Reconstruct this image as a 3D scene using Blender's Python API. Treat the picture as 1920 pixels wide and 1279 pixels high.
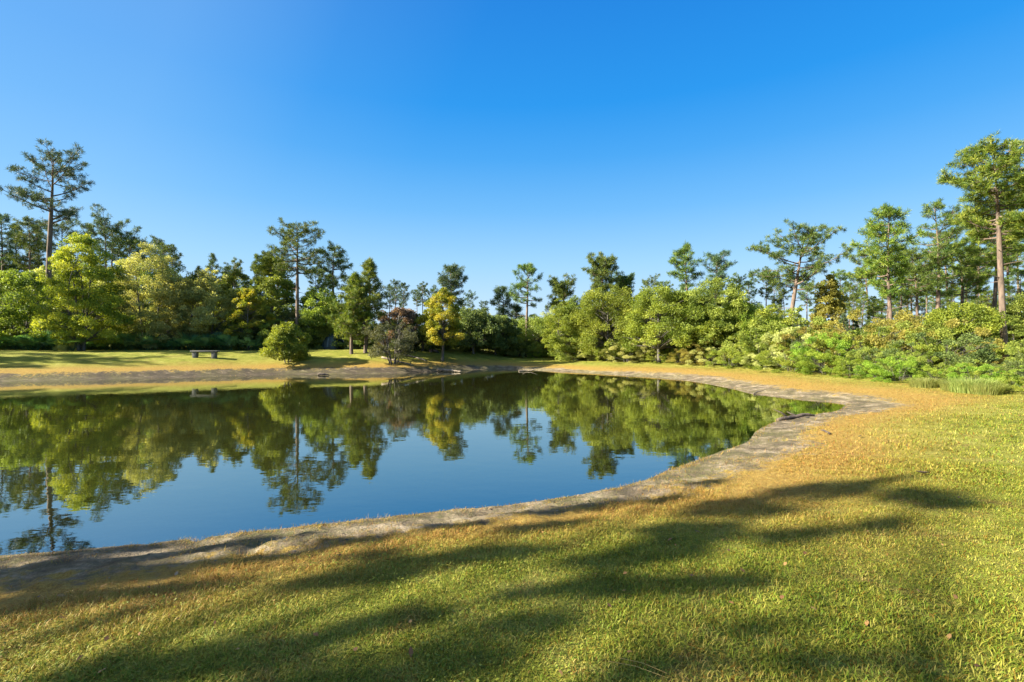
import bpy, math, random
import numpy as np
from mathutils import Vector

for o in list(bpy.data.objects):
    bpy.data.objects.remove(o)
SC = bpy.context.scene
COL = SC.collection
R = math.radians
SEED = 7

# ------------------------------------------------------------------ camera, sky, sun, exposure
CAM_Z, F = 2.1, 907.0                      # eye height above the pond, focal length in photo pixels
cam_d = bpy.data.cameras.new('camera')
cam = bpy.data.objects.new('camera', cam_d)
COL.objects.link(cam)
cam.location = (0, 0, CAM_Z)
cam.rotation_euler = (R(90), 0, 0)
cam_d.sensor_width = 36.0
cam_d.lens = 36.0 * F / 1920.0
cam_d.clip_start = 0.05
cam_d.clip_end = 3000
SC.camera = cam

EXPO = 2.15
SKY_GAIN = 1.05 / (0.075 * 2 ** EXPO)
SUN_EL, SUN_AZ = 28.0, 13.0                 # elevation; shadows run towards +X and SUN_AZ degrees towards +Y
sdir = Vector((math.cos(R(SUN_EL)) * math.cos(R(SUN_AZ)), math.cos(R(SUN_EL)) * math.sin(R(SUN_AZ)), -math.sin(R(SUN_EL))))
sun_d = bpy.data.lights.new('sun', 'SUN')
sun_d.energy = 4.4
sun_d.angle = R(0.53)
sun_d.color = (1.0, 0.925, 0.76)
sun = bpy.data.objects.new('sun', sun_d)
COL.objects.link(sun)
sun.rotation_euler = sdir.to_track_quat('-Z', 'Y').to_euler()
sun.location = (-40, -10, 40)

world = bpy.data.worlds.new('World')
SC.world = world
world.use_nodes = True
nt = world.node_tree
for n in list(nt.nodes):
    nt.nodes.remove(n)
w_out = nt.nodes.new('ShaderNodeOutputWorld')
w_bg = nt.nodes.new('ShaderNodeBackground')
w_sky = nt.nodes.new('ShaderNodeTexSky')
w_sky.sky_type = 'NISHITA'
w_sky.sun_disc = False
w_sky.sun_elevation = R(SUN_EL)
w_sky.sun_rotation = math.atan2(-sdir.x, -sdir.y)
w_sky.altitude = 0
w_sky.air_density = 1.0
w_sky.dust_density = 0.25
w_sky.ozone_density = 2.0
def wnode(typ, **kw):
    n = nt.nodes.new(typ)
    for k, v in kw.items():
        setattr(n, k, v)
    return n


def wramp(stops):
    r = wnode('ShaderNodeValToRGB')
    el = r.color_ramp.elements
    while len(el) < len(stops):
        el.new(0.5)
    for e, (p, c) in zip(el, stops):
        e.position = p
        e.color = (*c, 1)
    return r


def wmix(fac, a, b, blend):
    m = wnode('ShaderNodeMix', data_type='RGBA', blend_type=blend)
    m.clamp_result = False
    for sock, v in ((m.inputs[0], fac), (m.inputs[6], a), (m.inputs[7], b)):
        if hasattr(v, 'is_linked'):
            nt.links.new(v, sock)
        elif isinstance(v, (int, float)):
            sock.default_value = v
        else:
            sock.default_value = (*v, 1)
    return m.outputs[2]


# the Nishita sky sets the base; a clear autumn blue by elevation and a pale glow round the sun by angle lie over it, with overhead and sun-side brightness added to lift shadows
w_tc = wnode('ShaderNodeTexCoord')
w_sep = wnode('ShaderNodeSeparateXYZ')
nt.links.new(w_tc.outputs['Generated'], w_sep.inputs[0])
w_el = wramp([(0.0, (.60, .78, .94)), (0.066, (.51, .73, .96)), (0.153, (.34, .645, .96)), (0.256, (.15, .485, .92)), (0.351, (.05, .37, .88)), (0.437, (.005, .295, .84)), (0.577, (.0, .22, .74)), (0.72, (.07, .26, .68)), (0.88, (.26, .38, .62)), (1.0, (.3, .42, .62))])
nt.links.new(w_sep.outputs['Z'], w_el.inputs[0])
w_dot = wnode('ShaderNodeVectorMath', operation='DOT_PRODUCT')
w_dot.inputs[1].default_value = (-sdir.x, -sdir.y, -sdir.z)
nt.links.new(w_tc.outputs['Generated'], w_dot.inputs[0])
w_map = wnode('ShaderNodeMapRange')
w_map.inputs['From Min'].default_value = -0.35
w_map.inputs['From Max'].default_value = 1.0
nt.links.new(w_dot.outputs['Value'], w_map.inputs['Value'])
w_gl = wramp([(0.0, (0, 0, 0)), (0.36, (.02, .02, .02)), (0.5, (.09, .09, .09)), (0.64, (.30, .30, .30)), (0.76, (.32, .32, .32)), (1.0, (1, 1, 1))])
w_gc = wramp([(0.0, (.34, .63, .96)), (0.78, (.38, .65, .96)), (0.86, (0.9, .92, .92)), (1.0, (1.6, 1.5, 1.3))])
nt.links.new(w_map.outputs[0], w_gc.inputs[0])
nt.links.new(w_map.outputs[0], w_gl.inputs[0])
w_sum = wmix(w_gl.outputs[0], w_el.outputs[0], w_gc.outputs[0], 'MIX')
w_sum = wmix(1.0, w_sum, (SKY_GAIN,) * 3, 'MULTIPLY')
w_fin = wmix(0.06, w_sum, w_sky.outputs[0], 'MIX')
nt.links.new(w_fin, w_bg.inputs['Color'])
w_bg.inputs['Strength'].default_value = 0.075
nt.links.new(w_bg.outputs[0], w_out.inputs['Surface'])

SC.view_settings.view_transform = 'Standard'
SC.view_settings.look = 'None'
SC.view_settings.exposure = EXPO
SC.view_settings.gamma = 1.0
SC.render.engine = 'CYCLES'
SC.cycles.max_bounces = 6
SC.cycles.diffuse_bounces = 3
SC.cycles.glossy_bounces = 3
SC.cycles.transmission_bounces = 4
SC.cycles.transparent_max_bounces = 6
SC.cycles.caustics_reflective = False
SC.cycles.caustics_refractive = False

# ------------------------------------------------------------------ small helpers
def tag(o, label=None, cat=None, group=None, kind=None):
    if label: o['label'] = label
    if cat: o['category'] = cat
    if group: o['group'] = group
    if kind: o['kind'] = kind
    return o


def empty(name, loc, rz=0.0, scale=(1, 1, 1)):
    o = bpy.data.objects.new(name, None)
    o.empty_display_size = 0.3
    o.location = loc
    o.rotation_euler = (0, 0, rz)
    o.scale = scale
    COL.objects.link(o)
    return o


def make_mesh(name, V, faces, attrs=None, smooth=False):
    """faces: list of (n,k) integer arrays; attrs: {name: per-vertex floats} or {name: ('FACE', floats)}"""
    V = np.asarray(V, dtype=np.float32)
    me = bpy.data.meshes.new(name)
    me.vertices.add(len(V))
    me.vertices.foreach_set('co', V.ravel())
    faces = [np.asarray(f, dtype=np.int32) for f in faces if len(f)]
    loops = np.concatenate([f.ravel() for f in faces])
    sizes = np.concatenate([np.full(len(f), f.shape[1], dtype=np.int32) for f in faces])
    starts = np.concatenate([[0], np.cumsum(sizes)[:-1]]).astype(np.int32)
    me.loops.add(len(loops))
    me.loops.foreach_set('vertex_index', loops)
    me.polygons.add(len(sizes))
    me.polygons.foreach_set('loop_start', starts)
    me.polygons.foreach_set('loop_total', sizes)
    if smooth:
        me.polygons.foreach_set('use_smooth', np.ones(len(sizes), dtype=bool))
    for k, a in (attrs or {}).items():
        dom = 'POINT'
        if isinstance(a, tuple):
            dom, a = a
        at = me.attributes.new(k, 'FLOAT', dom)
        at.data.foreach_set('value', np.asarray(a, dtype=np.float32).ravel())
    me.update(calc_edges=True)
    return me


def mesh_obj(name, me, mat=None, parent=None, loc=None):
    o = bpy.data.objects.new(name, me)
    if mat:
        if len(me.materials) == 0:
            me.materials.append(mat)
        if me.materials[0] is not mat:
            o.material_slots[0].link = 'OBJECT'
            o.material_slots[0].material = mat
    COL.objects.link(o)
    if parent:
        o.parent = parent
    if loc:
        o.location = loc
    return o


class Geo:
    """collects tubes, boxes and leaf quads, builds one mesh"""
    def __init__(self):
        self.V, self.Q, self.T, self.n = [], [], [], 0
        self.rq = []

    def add(self, V, Q=None, T=None, rnd=None):
        V = np.asarray(V, dtype=np.float64)
        self.V.append(V)
        if Q is not None and len(Q):
            self.Q.append(np.asarray(Q) + self.n)
            self.rq.append(np.zeros(len(Q)) if rnd is None else rnd)
        if T is not None and len(T):
            self.T.append(np.asarray(T) + self.n)
        self.n += len(V)

    def tube(self, P, rad, sides=6, cap=True):
        P = np.asarray(P, dtype=np.float64)
        rad = np.asarray(rad, dtype=np.float64)
        n = len(P)
        D = np.gradient(P, axis=0)
        D /= np.linalg.norm(D, axis=1, keepdims=True) + 1e-9
        ref = np.where(np.abs(D[:, 2:3]) > 0.9, np.array([[1.0, 0, 0]]), np.array([[0, 0, 1.0]]))
        ref = np.repeat(ref[:1], n, 0)
        U = np.cross(D, ref)
        U /= np.linalg.norm(U, axis=1, keepdims=True) + 1e-9
        W = np.cross(D, U)
        a = np.linspace(0, 2 * np.pi, sides, endpoint=False)
        V = P[:, None, :] + rad[:, None, None] * (np.cos(a)[None, :, None] * U[:, None, :] + np.sin(a)[None, :, None] * W[:, None, :])
        V = V.reshape(-1, 3)
        i, j = np.meshgrid(np.arange(n - 1), np.arange(sides), indexing='ij')
        j2 = (j + 1) % sides
        Q = np.stack([i * sides + j, i * sides + j2, (i + 1) * sides + j2, (i + 1) * sides + j], -1).reshape(-1, 4)
        T = None
        if cap:
            V = np.vstack([V, P[:1], P[-1:]])
            c0, c1 = n * sides, n * sides + 1
            k = np.arange(sides)
            k2 = (k + 1) % sides
            T = np.vstack([np.stack([np.full(sides, c0), k2, k], -1),
                           np.stack([np.full(sides, c1), (n - 1) * sides + k, (n - 1) * sides + k2], -1)])
        self.add(V, Q, T)

    def mesh(self, name, smooth=True, leaf=False):
        V = np.vstack(self.V)
        fs = []
        rn = []
        if self.Q:
            fs.append(np.vstack(self.Q)); rn.append(np.concatenate(self.rq))
        if self.T:
            t = np.vstack(self.T)
            fs.append(t); rn.append(np.zeros(len(t)))
        return make_mesh(name, V, fs, {'rnd': ('FACE', np.concatenate(rn))} if leaf else None, smooth)


def unit(a):
    return a / (np.linalg.norm(a, axis=-1, keepdims=True) + 1e-9)


def leaf_quads(rng, C, U, length, width, spread=None):
    """kite-shaped leaves at C along U"""
    n = len(C)
    rv = unit(rng.normal(size=(n, 3)))
    S = unit(np.cross(U, rv))
    L = length[:, None] if isinstance(length, np.ndarray) else length
    Wd = width[:, None] if isinstance(width, np.ndarray) else width
    a = C
    tip = C + U * L
    mid = C + U * L * 0.45
    V = np.stack([a, mid + S * Wd * 0.5, tip, mid - S * Wd * 0.5], 1).reshape(-1, 3)
    Q = np.arange(4 * n).reshape(n, 4)
    return V, Q

# value noise ----------------------------------------------------------------------------------
_rngN = np.random.default_rng(11)
_tab = _rngN.random((256, 256))


def vnoise(x, y):
    xi = np.floor(x).astype(int); yi = np.floor(y).astype(int)
    fx = x - xi; fy = y - yi
    fx = fx * fx * (3 - 2 * fx); fy = fy * fy * (3 - 2 * fy)
    a = _tab[xi % 256, yi % 256]; b = _tab[(xi + 1) % 256, yi % 256]
    c = _tab[xi % 256, (yi + 1) % 256]; d = _tab[(xi + 1) % 256, (yi + 1) % 256]
    return (a * (1 - fx) + b * fx) * (1 - fy) + (c * (1 - fx) + d * fx) * fy


def fbm(x, y, f, octs=4):
    v = 0; a = 0.5
    for k in range(octs):
        v = v + a * (vnoise(x * f + 17.3 * k, y * f + 5.1 * k) - 0.5)
        f *= 2.03; a *= 0.5
    return v * 2


def sstep(a, b, x):
    t = np.clip((x - a) / (b - a), 0, 1)
    return t * t * (3 - 2 * t)

# ------------------------------------------------------------------ pond outline and terrain
SHORE = [(10.2, 15.0), (10.95, 16.1), (10.4, 17.3), (9.56, 18.9), (9.6, 21.2), (9.4, 24.4), (8.4, 27.6), (4.9, 31.7), (2.3, 34.0),
         (0.8, 35.5), (-1.0, 35.9), (-2.8, 35.0), (-4.1, 33.8), (-6.5, 31.9), (-8.8, 30.9), (-12.5, 30.2), (-15.6, 29.5), (-18.5, 28.0),
         (-21.0, 26.9), (-24.0, 25.6), (-27.0, 24.5), (-31, 21.5), (-33, 16), (-29, 10), (-22, 6.4), (-14, 4.4), (-8.5, 4.3),
         (-5.02, 4.74), (-3.9, 5.0), (-2.7, 5.4), (-1.35, 5.83), (0, 6.25), (1.03, 6.68), (2.0, 7.3), (2.75, 8.04), (3.6, 8.86), (4.9, 10.1),
         (5.85, 11.5), (7.1, 12.8), (8.5, 13.8), (9.5, 14.4)]


def catmull(P, k=6):
    P = np.array(P, dtype=float); n = len(P); out = []
    for i in range(n):
        p0, p1, p2, p3 = P[i - 1], P[i], P[(i + 1) % n], P[(i + 2) % n]
        for t in np.linspace(0, 1, k, endpoint=False):
            out.append(0.5 * ((2 * p1) + (-p0 + p2) * t + (2 * p0 - 5 * p1 + 4 * p2 - p3) * t * t + (-p0 + 3 * p1 - 3 * p2 + p3) * t ** 3))
    return np.array(out)


OUT = catmull(SHORE)
GX0, GX1, GY0, GY1, GS = -70.0, 60.0, -45.0, 85.0, 0.25
gx = np.arange(GX0, GX1 + GS, GS); gy = np.arange(GY0, GY1 + GS, GS)


def sdf_exact(X, Y):
    A = OUT; B = np.roll(OUT, -1, 0)
    d2 = np.full(X.shape, 1e9); ins = np.zeros(X.shape, dtype=bool)
    for a, b in zip(A, B):
        e = b - a
        wx = X - a[0]; wy = Y - a[1]
        t = np.clip((wx * e[0] + wy * e[1]) / (e @ e), 0, 1)
        d2 = np.minimum(d2, (wx - e[0] * t) ** 2 + (wy - e[1] * t) ** 2)
        c = ((a[1] > Y) != (b[1] > Y))
        if abs(e[1]) > 1e-9:
            ins ^= c & (X < e[0] * (Y - a[1]) / e[1] + a[0])
    d = np.sqrt(d2)
    return np.where(ins, -d, d)


_GX, _GY = np.meshgrid(gx, gy, indexing='ij')
SDF = sdf_exact(_GX, _GY)


def shore_s(x, y):
    x = np.asarray(x, dtype=float); y = np.asarray(y, dtype=float)
    u = np.clip((x - GX0) / GS, 0, len(gx) - 1.001); v = np.clip((y - GY0) / GS, 0, len(gy) - 1.001)
    i = u.astype(int); j = v.astype(int); fu = u - i; fv = v - j
    s = (SDF[i, j] * (1 - fu) + SDF[i + 1, j] * fu) * (1 - fv) + (SDF[i, j + 1] * (1 - fu) + SDF[i + 1, j + 1] * fu) * fv
    ex = np.maximum(0, np.maximum(np.maximum(GX0 - x, x - GX1), np.maximum(GY0 - y, y - GY1)))
    return s + ex + 0.05 * fbm(x, y, 0.9, 3) + 0.035 * fbm(x + 31, y, 4.0, 2)


def left_w(x, y):                       # 1 on the far left bank
    return sstep(2, -6, x) * sstep(20, 27, y)


def bare_width(x, y):
    near_left = sstep(3, -2, x) * sstep(14, 9, y)
    point = sstep(7, 9.5, x) * sstep(12.5, 15, y)
    near = sstep(3.2, 1.5, x) * sstep(14, 9, y)
    w = 1.2 - 0.40 * near + 0.34 * near_left * sstep(0, -3, x) + 0.5 * point
    return w * (1 - left_w(x, y)) + 1.25 * left_w(x, y)


def height(x, y):
    x = np.asarray(x, dtype=float); y = np.asarray(y, dtype=float)
    s = shore_s(x, y)
    h0 = np.interp(s, [-12, -5, -1.5, 0, 0.5, 1.3, 3, 6.2, 10, 20, 60], [-1.6, -1.1, -0.32, 0, 0.055, 0.17, 0.34, 0.50, 0.66, 0.85, 1.0])
    h1 = np.interp(s, [-12, -5, -1.5, 0, 0.55, 0.75, 0.95, 1.6, 3.5, 6.0, 9, 60], [-1.6, -1.1, -0.32, 0, 0.07, 0.16, 0.30, 0.46, 0.92, 1.30, 1.42, 1.5])
    w = left_w(x, y)
    h = h0 * (1 - w) + h1 * w
    rough = np.exp(-((s - 0.75) / 0.75) ** 2)
    nl = sstep(4, -1, x) * sstep(12, 8, y)
    h = h + rough * (0.035 * fbm(x, y, 2.2, 4) + 0.03 * fbm(x * 0.6, y * 1.7, 3.5, 4) + 0.03 * fbm(x, y, 9.0, 3)) * sstep(-0.1, 0.25, s)
    # little undercut lip on the near left bank and an erosion gully
    h = h + nl * 0.03 * sstep(0.45, 0.55, s + 0.35 * fbm(x, y, 1.3, 3)) * sstep(1.4, 0.7, s)
    gdist = np.abs((x + 2.45) - 0.25 * np.sin(y * 5.0) * 0.3)
    h = h - 0.06 * np.exp(-(gdist / 0.09) ** 2) * sstep(0.1, 0.35, s) * sstep(1.15, 0.85, s)
    h = h + sstep(1.2, 3, s) * (0.03 * fbm(x, y, 0.5, 3) + 0.012 * fbm(x, y, 3.0, 3))
    h = h + 0.15 * fbm(x, y, 0.06, 2) * sstep(10, 25, s)
    return h


def gz(x, y):
    return float(height(np.array([x]), np.array([y]))[0])


def at(px, d):                          # photo column + distance -> ground position
    x = (px - 960.0) / F * d
    return x, d


def top_z(py, d):
    return CAM_Z + (640.0 - py) * d / F

# ------------------------------------------------------------------ materials
def new_mat(name):
    m = bpy.data.materials.new(name)
    m.use_nodes = True
    t = m.node_tree
    for n in list(t.nodes):
        t.nodes.remove(n)
    out = t.nodes.new('ShaderNodeOutputMaterial')
    return m, t, out


def N(t, typ, **kw):
    n = t.nodes.new(typ)
    for k, v in kw.items():
        if k.startswith('i_'):
            n.inputs[k[2:].replace('_', ' ')].default_value = v
        else:
            setattr(n, k, v)
    return n


def noise(t, scale, detail=4, rough=0.55, vec=None, dist=0.0):
    n = t.nodes.new('ShaderNodeTexNoise')
    n.inputs['Scale'].default_value = scale
    n.inputs['Detail'].default_value = detail
    n.inputs['Roughness'].default_value = rough
    n.inputs['Distortion'].default_value = dist
    if vec is not None:
        t.links.new(vec, n.inputs['Vector'])
    return n


def ramp(t, fac, stops, interp='LINEAR'):
    r = t.nodes.new('ShaderNodeValToRGB')
    r.color_ramp.interpolation = interp
    el = r.color_ramp.elements
    while len(el) < len(stops):
        el.new(0.5)
    for e, (p, c) in zip(el, stops):
        e.position = p
        e.color = (c, c, c, 1) if isinstance(c, (int, float)) else (*c, 1)
    t.links.new(fac, r.inputs['Fac'])
    return r


def mixc(t, fac, a, b, blend='MIX'):
    m = t.nodes.new('ShaderNodeMix')
    m.data_type = 'RGBA'
    m.blend_type = blend
    for sock, v in ((m.inputs[0], fac), (m.inputs[6], a), (m.inputs[7], b)):
        if hasattr(v, 'is_linked'):
            t.links.new(v, sock)
        elif isinstance(v, (int, float)):
            sock.default_value = v
        else:
            sock.default_value = (*v, 1)
    return m.outputs[2]


def math_n(t, op, a, b=0.0, clamp=False):
    m = t.nodes.new('ShaderNodeMath')
    m.operation = op
    m.use_clamp = clamp
    for sock, v in ((m.inputs[0], a), (m.inputs[1], b)):
        if hasattr(v, 'is_linked'):
            t.links.new(v, sock)
        else:
            sock.default_value = v
    return m.outputs[0]


def leaf_mat(name, cols, trans=0.35, rough=0.55, hue_var=0.03, val_var=0.25):
    """cols: three colours dark/mid/light chosen per leaf by the 'rnd' attribute"""
    m, t, out = new_mat(name)
    at_ = N(t, 'ShaderNodeAttribute', attribute_name='rnd')
    info = N(t, 'ShaderNodeObjectInfo')
    r = ramp(t, at_.outputs['Fac'], [(0.05, cols[0]), (0.5, cols[1]), (0.95, cols[2])])
    hs = N(t, 'ShaderNodeHueSaturation')
    t.links.new(math_n(t, 'MULTIPLY_ADD', info.outputs['Random'], hue_var), hs.inputs['Hue'])
    hs.inputs['Hue'].links[0].from_node.inputs[2].default_value = 0.5 - hue_var / 2
    v = math_n(t, 'MULTIPLY_ADD', info.outputs['Random'], val_var)
    v.node.inputs[2].default_value = 1 - val_var / 2
    t.links.new(v, hs.inputs['Value'])
    t.links.new(r.outputs[0], hs.inputs['Color'])
    p = N(t, 'ShaderNodeBsdfPrincipled')
    p.inputs['Roughness'].default_value = rough
    p.inputs['Specular IOR Level'].default_value = 0.3
    t.links.new(hs.outputs[0], p.inputs['Base Color'])
    tr = N(t, 'ShaderNodeBsdfTranslucent')
    tc = mixc(t, 1.0, hs.outputs[0], (1.35, 1.25, 0.6), 'MULTIPLY')
    t.links.new(tc, tr.inputs['Color'])
    ms = N(t, 'ShaderNodeMixShader')
    ms.inputs[0].default_value = trans
    t.links.new(p.outputs[0], ms.inputs[1]); t.links.new(tr.outputs[0], ms.inputs[2])
    t.links.new(ms.outputs[0], out.inputs['Surface'])
    return m


def bark_mat(name, a, b, scale=6.0):
    m, t, out = new_mat(name)
    tc = N(t, 'ShaderNodeTexCoord')
    mp = N(t, 'ShaderNodeMapping')
    mp.inputs['Scale'].default_value = (1, 1, 0.3)
    t.links.new(tc.outputs['Object'], mp.inputs['Vector'])
    n = noise(t, scale, 6, 0.65, mp.outputs[0])
    r = ramp(t, n.outputs['Fac'], [(0.3, a), (0.7, b)])
    p = N(t, 'ShaderNodeBsdfPrincipled')
    p.inputs['Roughness'].default_value = 0.9
    t.links.new(r.outputs[0], p.inputs['Base Color'])
    bp = N(t, 'ShaderNodeBump')
    bp.inputs['Strength'].default_value = 0.6
    bp.inputs['Distance'].default_value = 0.05
    t.links.new(n.outputs['Fac'], bp.inputs['Height'])
    t.links.new(bp.outputs[0], p.inputs['Normal'])
    t.links.new(p.outputs[0], out.inputs['Surface'])
    return m


M = {}
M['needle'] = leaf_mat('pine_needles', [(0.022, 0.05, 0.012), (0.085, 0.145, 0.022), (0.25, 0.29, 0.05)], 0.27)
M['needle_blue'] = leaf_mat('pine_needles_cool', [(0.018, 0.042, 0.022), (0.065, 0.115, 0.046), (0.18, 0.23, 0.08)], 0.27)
M['needle_gold'] = leaf_mat('pine_needles_yellow', [(0.032, 0.068, 0.010), (0.12, 0.18, 0.02), (0.34, 0.345, 0.048)], 0.3)  # yellower and brighter needle green
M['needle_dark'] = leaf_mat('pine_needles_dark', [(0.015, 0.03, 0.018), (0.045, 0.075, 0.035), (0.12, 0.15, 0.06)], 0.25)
M['green'] = leaf_mat('leaf_green', [(0.05, 0.084, 0.016), (0.185, 0.241, 0.038), (0.403, 0.448, 0.084)], 0.4)
M['dark'] = leaf_mat('leaf_dark_green', [(0.034, 0.062, 0.022), (0.123, 0.174, 0.05), (0.28, 0.336, 0.095)], 0.4)
M['olive'] = leaf_mat('leaf_olive_grey', [(0.134, 0.157, 0.05), (0.358, 0.386, 0.123), (0.627, 0.627, 0.258)], 0.45)
M['lime'] = leaf_mat('leaf_yellow_green', [(0.06, 0.10, 0.012), (0.19, 0.255, 0.03), (0.40, 0.45, 0.065)], 0.4)
M['yellow'] = leaf_mat('leaf_maple_yellow', [(0.085, 0.15, 0.02), (0.26, 0.32, 0.034), (0.50, 0.51, 0.07)], 0.42, hue_var=0.0, val_var=0.0)
M['orange'] = leaf_mat('leaf_autumn_gold', [(0.09, 0.14, 0.02), (0.26, 0.28, 0.03), (0.54, 0.42, 0.05)], 0.42, hue_var=0.0, val_var=0.0)
M['vine'] = leaf_mat('leaf_bright_vine', [(0.06, 0.12, 0.010), (0.18, 0.29, 0.026), (0.38, 0.49, 0.065)], 0.4)
M['red'] = leaf_mat('leaf_russet', [(0.11, 0.07, 0.045), (0.20, 0.13, 0.09), (0.3, 0.2, 0.14)], 0.3)
M['brown'] = leaf_mat('leaf_brownish_vine', [(0.13, 0.12, 0.025), (0.25, 0.22, 0.045), (0.38, 0.32, 0.08)], 0.45)
M['palm'] = leaf_mat('leaf_palmetto', [(0.06, 0.13, 0.05), (0.12, 0.24, 0.08), (0.22, 0.36, 0.12)], 0.25, 0.35)
M['grey_olive'] = leaf_mat('leaf_grey_olive_dark', [(0.05, 0.065, 0.03), (0.095, 0.11, 0.045), (0.17, 0.175, 0.08)], 0.35)
M['reed'] = leaf_mat('leaf_pale_reed', [(0.17, 0.22, 0.05), (0.26, 0.31, 0.08), (0.38, 0.40, 0.13)], 0.4)
M['bark'] = bark_mat('pine_bark', (0.055, 0.04, 0.032), (0.22, 0.155, 0.115))
M['bark_grey'] = bark_mat('grey_bark', (0.05, 0.045, 0.038), (0.16, 0.145, 0.12))
M['wood_pale'] = bark_mat('weathered_wood', (0.12, 0.09, 0.065), (0.30, 0.25, 0.19), 9)
M['wood_dark'] = bark_mat('wet_dark_wood', (0.035, 0.025, 0.02), (0.12, 0.09, 0.07), 9)
M['straw'] = bark_mat('dry_straw', (0.35, 0.24, 0.08), (0.5, 0.36, 0.14), 9)
M['concrete'] = bark_mat('weathered_concrete', (0.06, 0.06, 0.06), (0.17, 0.165, 0.15), 14)


def lawn_color(t):
    """returns (colour, bare mask) sockets; works on the ground and on the blades from position + the 'zone' attribute"""
    geo = N(t, 'ShaderNodeNewGeometry')
    mp = N(t, 'ShaderNodeMapping')
    mp.inputs['Scale'].default_value = (1, 1, 0.0)
    t.links.new(geo.outputs['Position'], mp.inputs['Vector'])
    P = mp.outputs[0]
    z = N(t, 'ShaderNodeAttribute', attribute_name='zone').outputs['Fac']
    n1 = noise(t, 0.45, 4, 0.6, P).outputs['Fac']
    n2 = noise(t, 2.2, 5, 0.65, P).outputs['Fac']
    n3 = noise(t, 11.0, 4, 0.65, P).outputs['Fac']
    zz = math_n(t, 'ADD', z, math_n(t, 'MULTIPLY', math_n(t, 'SUBTRACT', n1, 0.5), 1.1))
    zz = math_n(t, 'ADD', zz, math_n(t, 'MULTIPLY', math_n(t, 'SUBTRACT', n2, 0.5), 1.0))
    zz = math_n(t, 'ADD', zz, math_n(t, 'MULTIPLY', math_n(t, 'SUBTRACT', n3, 0.5), 0.5))
    g = math_n(t, 'ADD', math_n(t, 'MULTIPLY', n2, 0.6), math_n(t, 'MULTIPLY', n1, 0.4))
    green = ramp(t, g, [(0.36, (0.125, 0.150, 0.017)), (0.5, (0.24, 0.245, 0.034)), (0.66, (0.37, 0.345, 0.082))]).outputs[0]
    dry = ramp(t, n3, [(0.3, (0.25, 0.135, 0.035)), (0.5, (0.37, 0.225, 0.055)), (0.7, (0.44, 0.305, 0.09))]).outputs[0]
    brown = ramp(t, noise(t, 1.3, 6, 0.7, P, 0.8).outputs['Fac'], [(0.55, 0.0), (0.68, 0.6)]).outputs[0]
    green = mixc(t, brown, green, (0.27, 0.175, 0.06))
    wdry = ramp(t, math_n(t, 'MULTIPLY', zz, 0.2), [(0.17, 0.85), (0.30, 0.9), (0.48, 0.35), (0.66, 0.0)]).outputs[0]
    col = mixc(t, wdry, green, dry)
    return col, zz, n1, n2, n3, P


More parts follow.
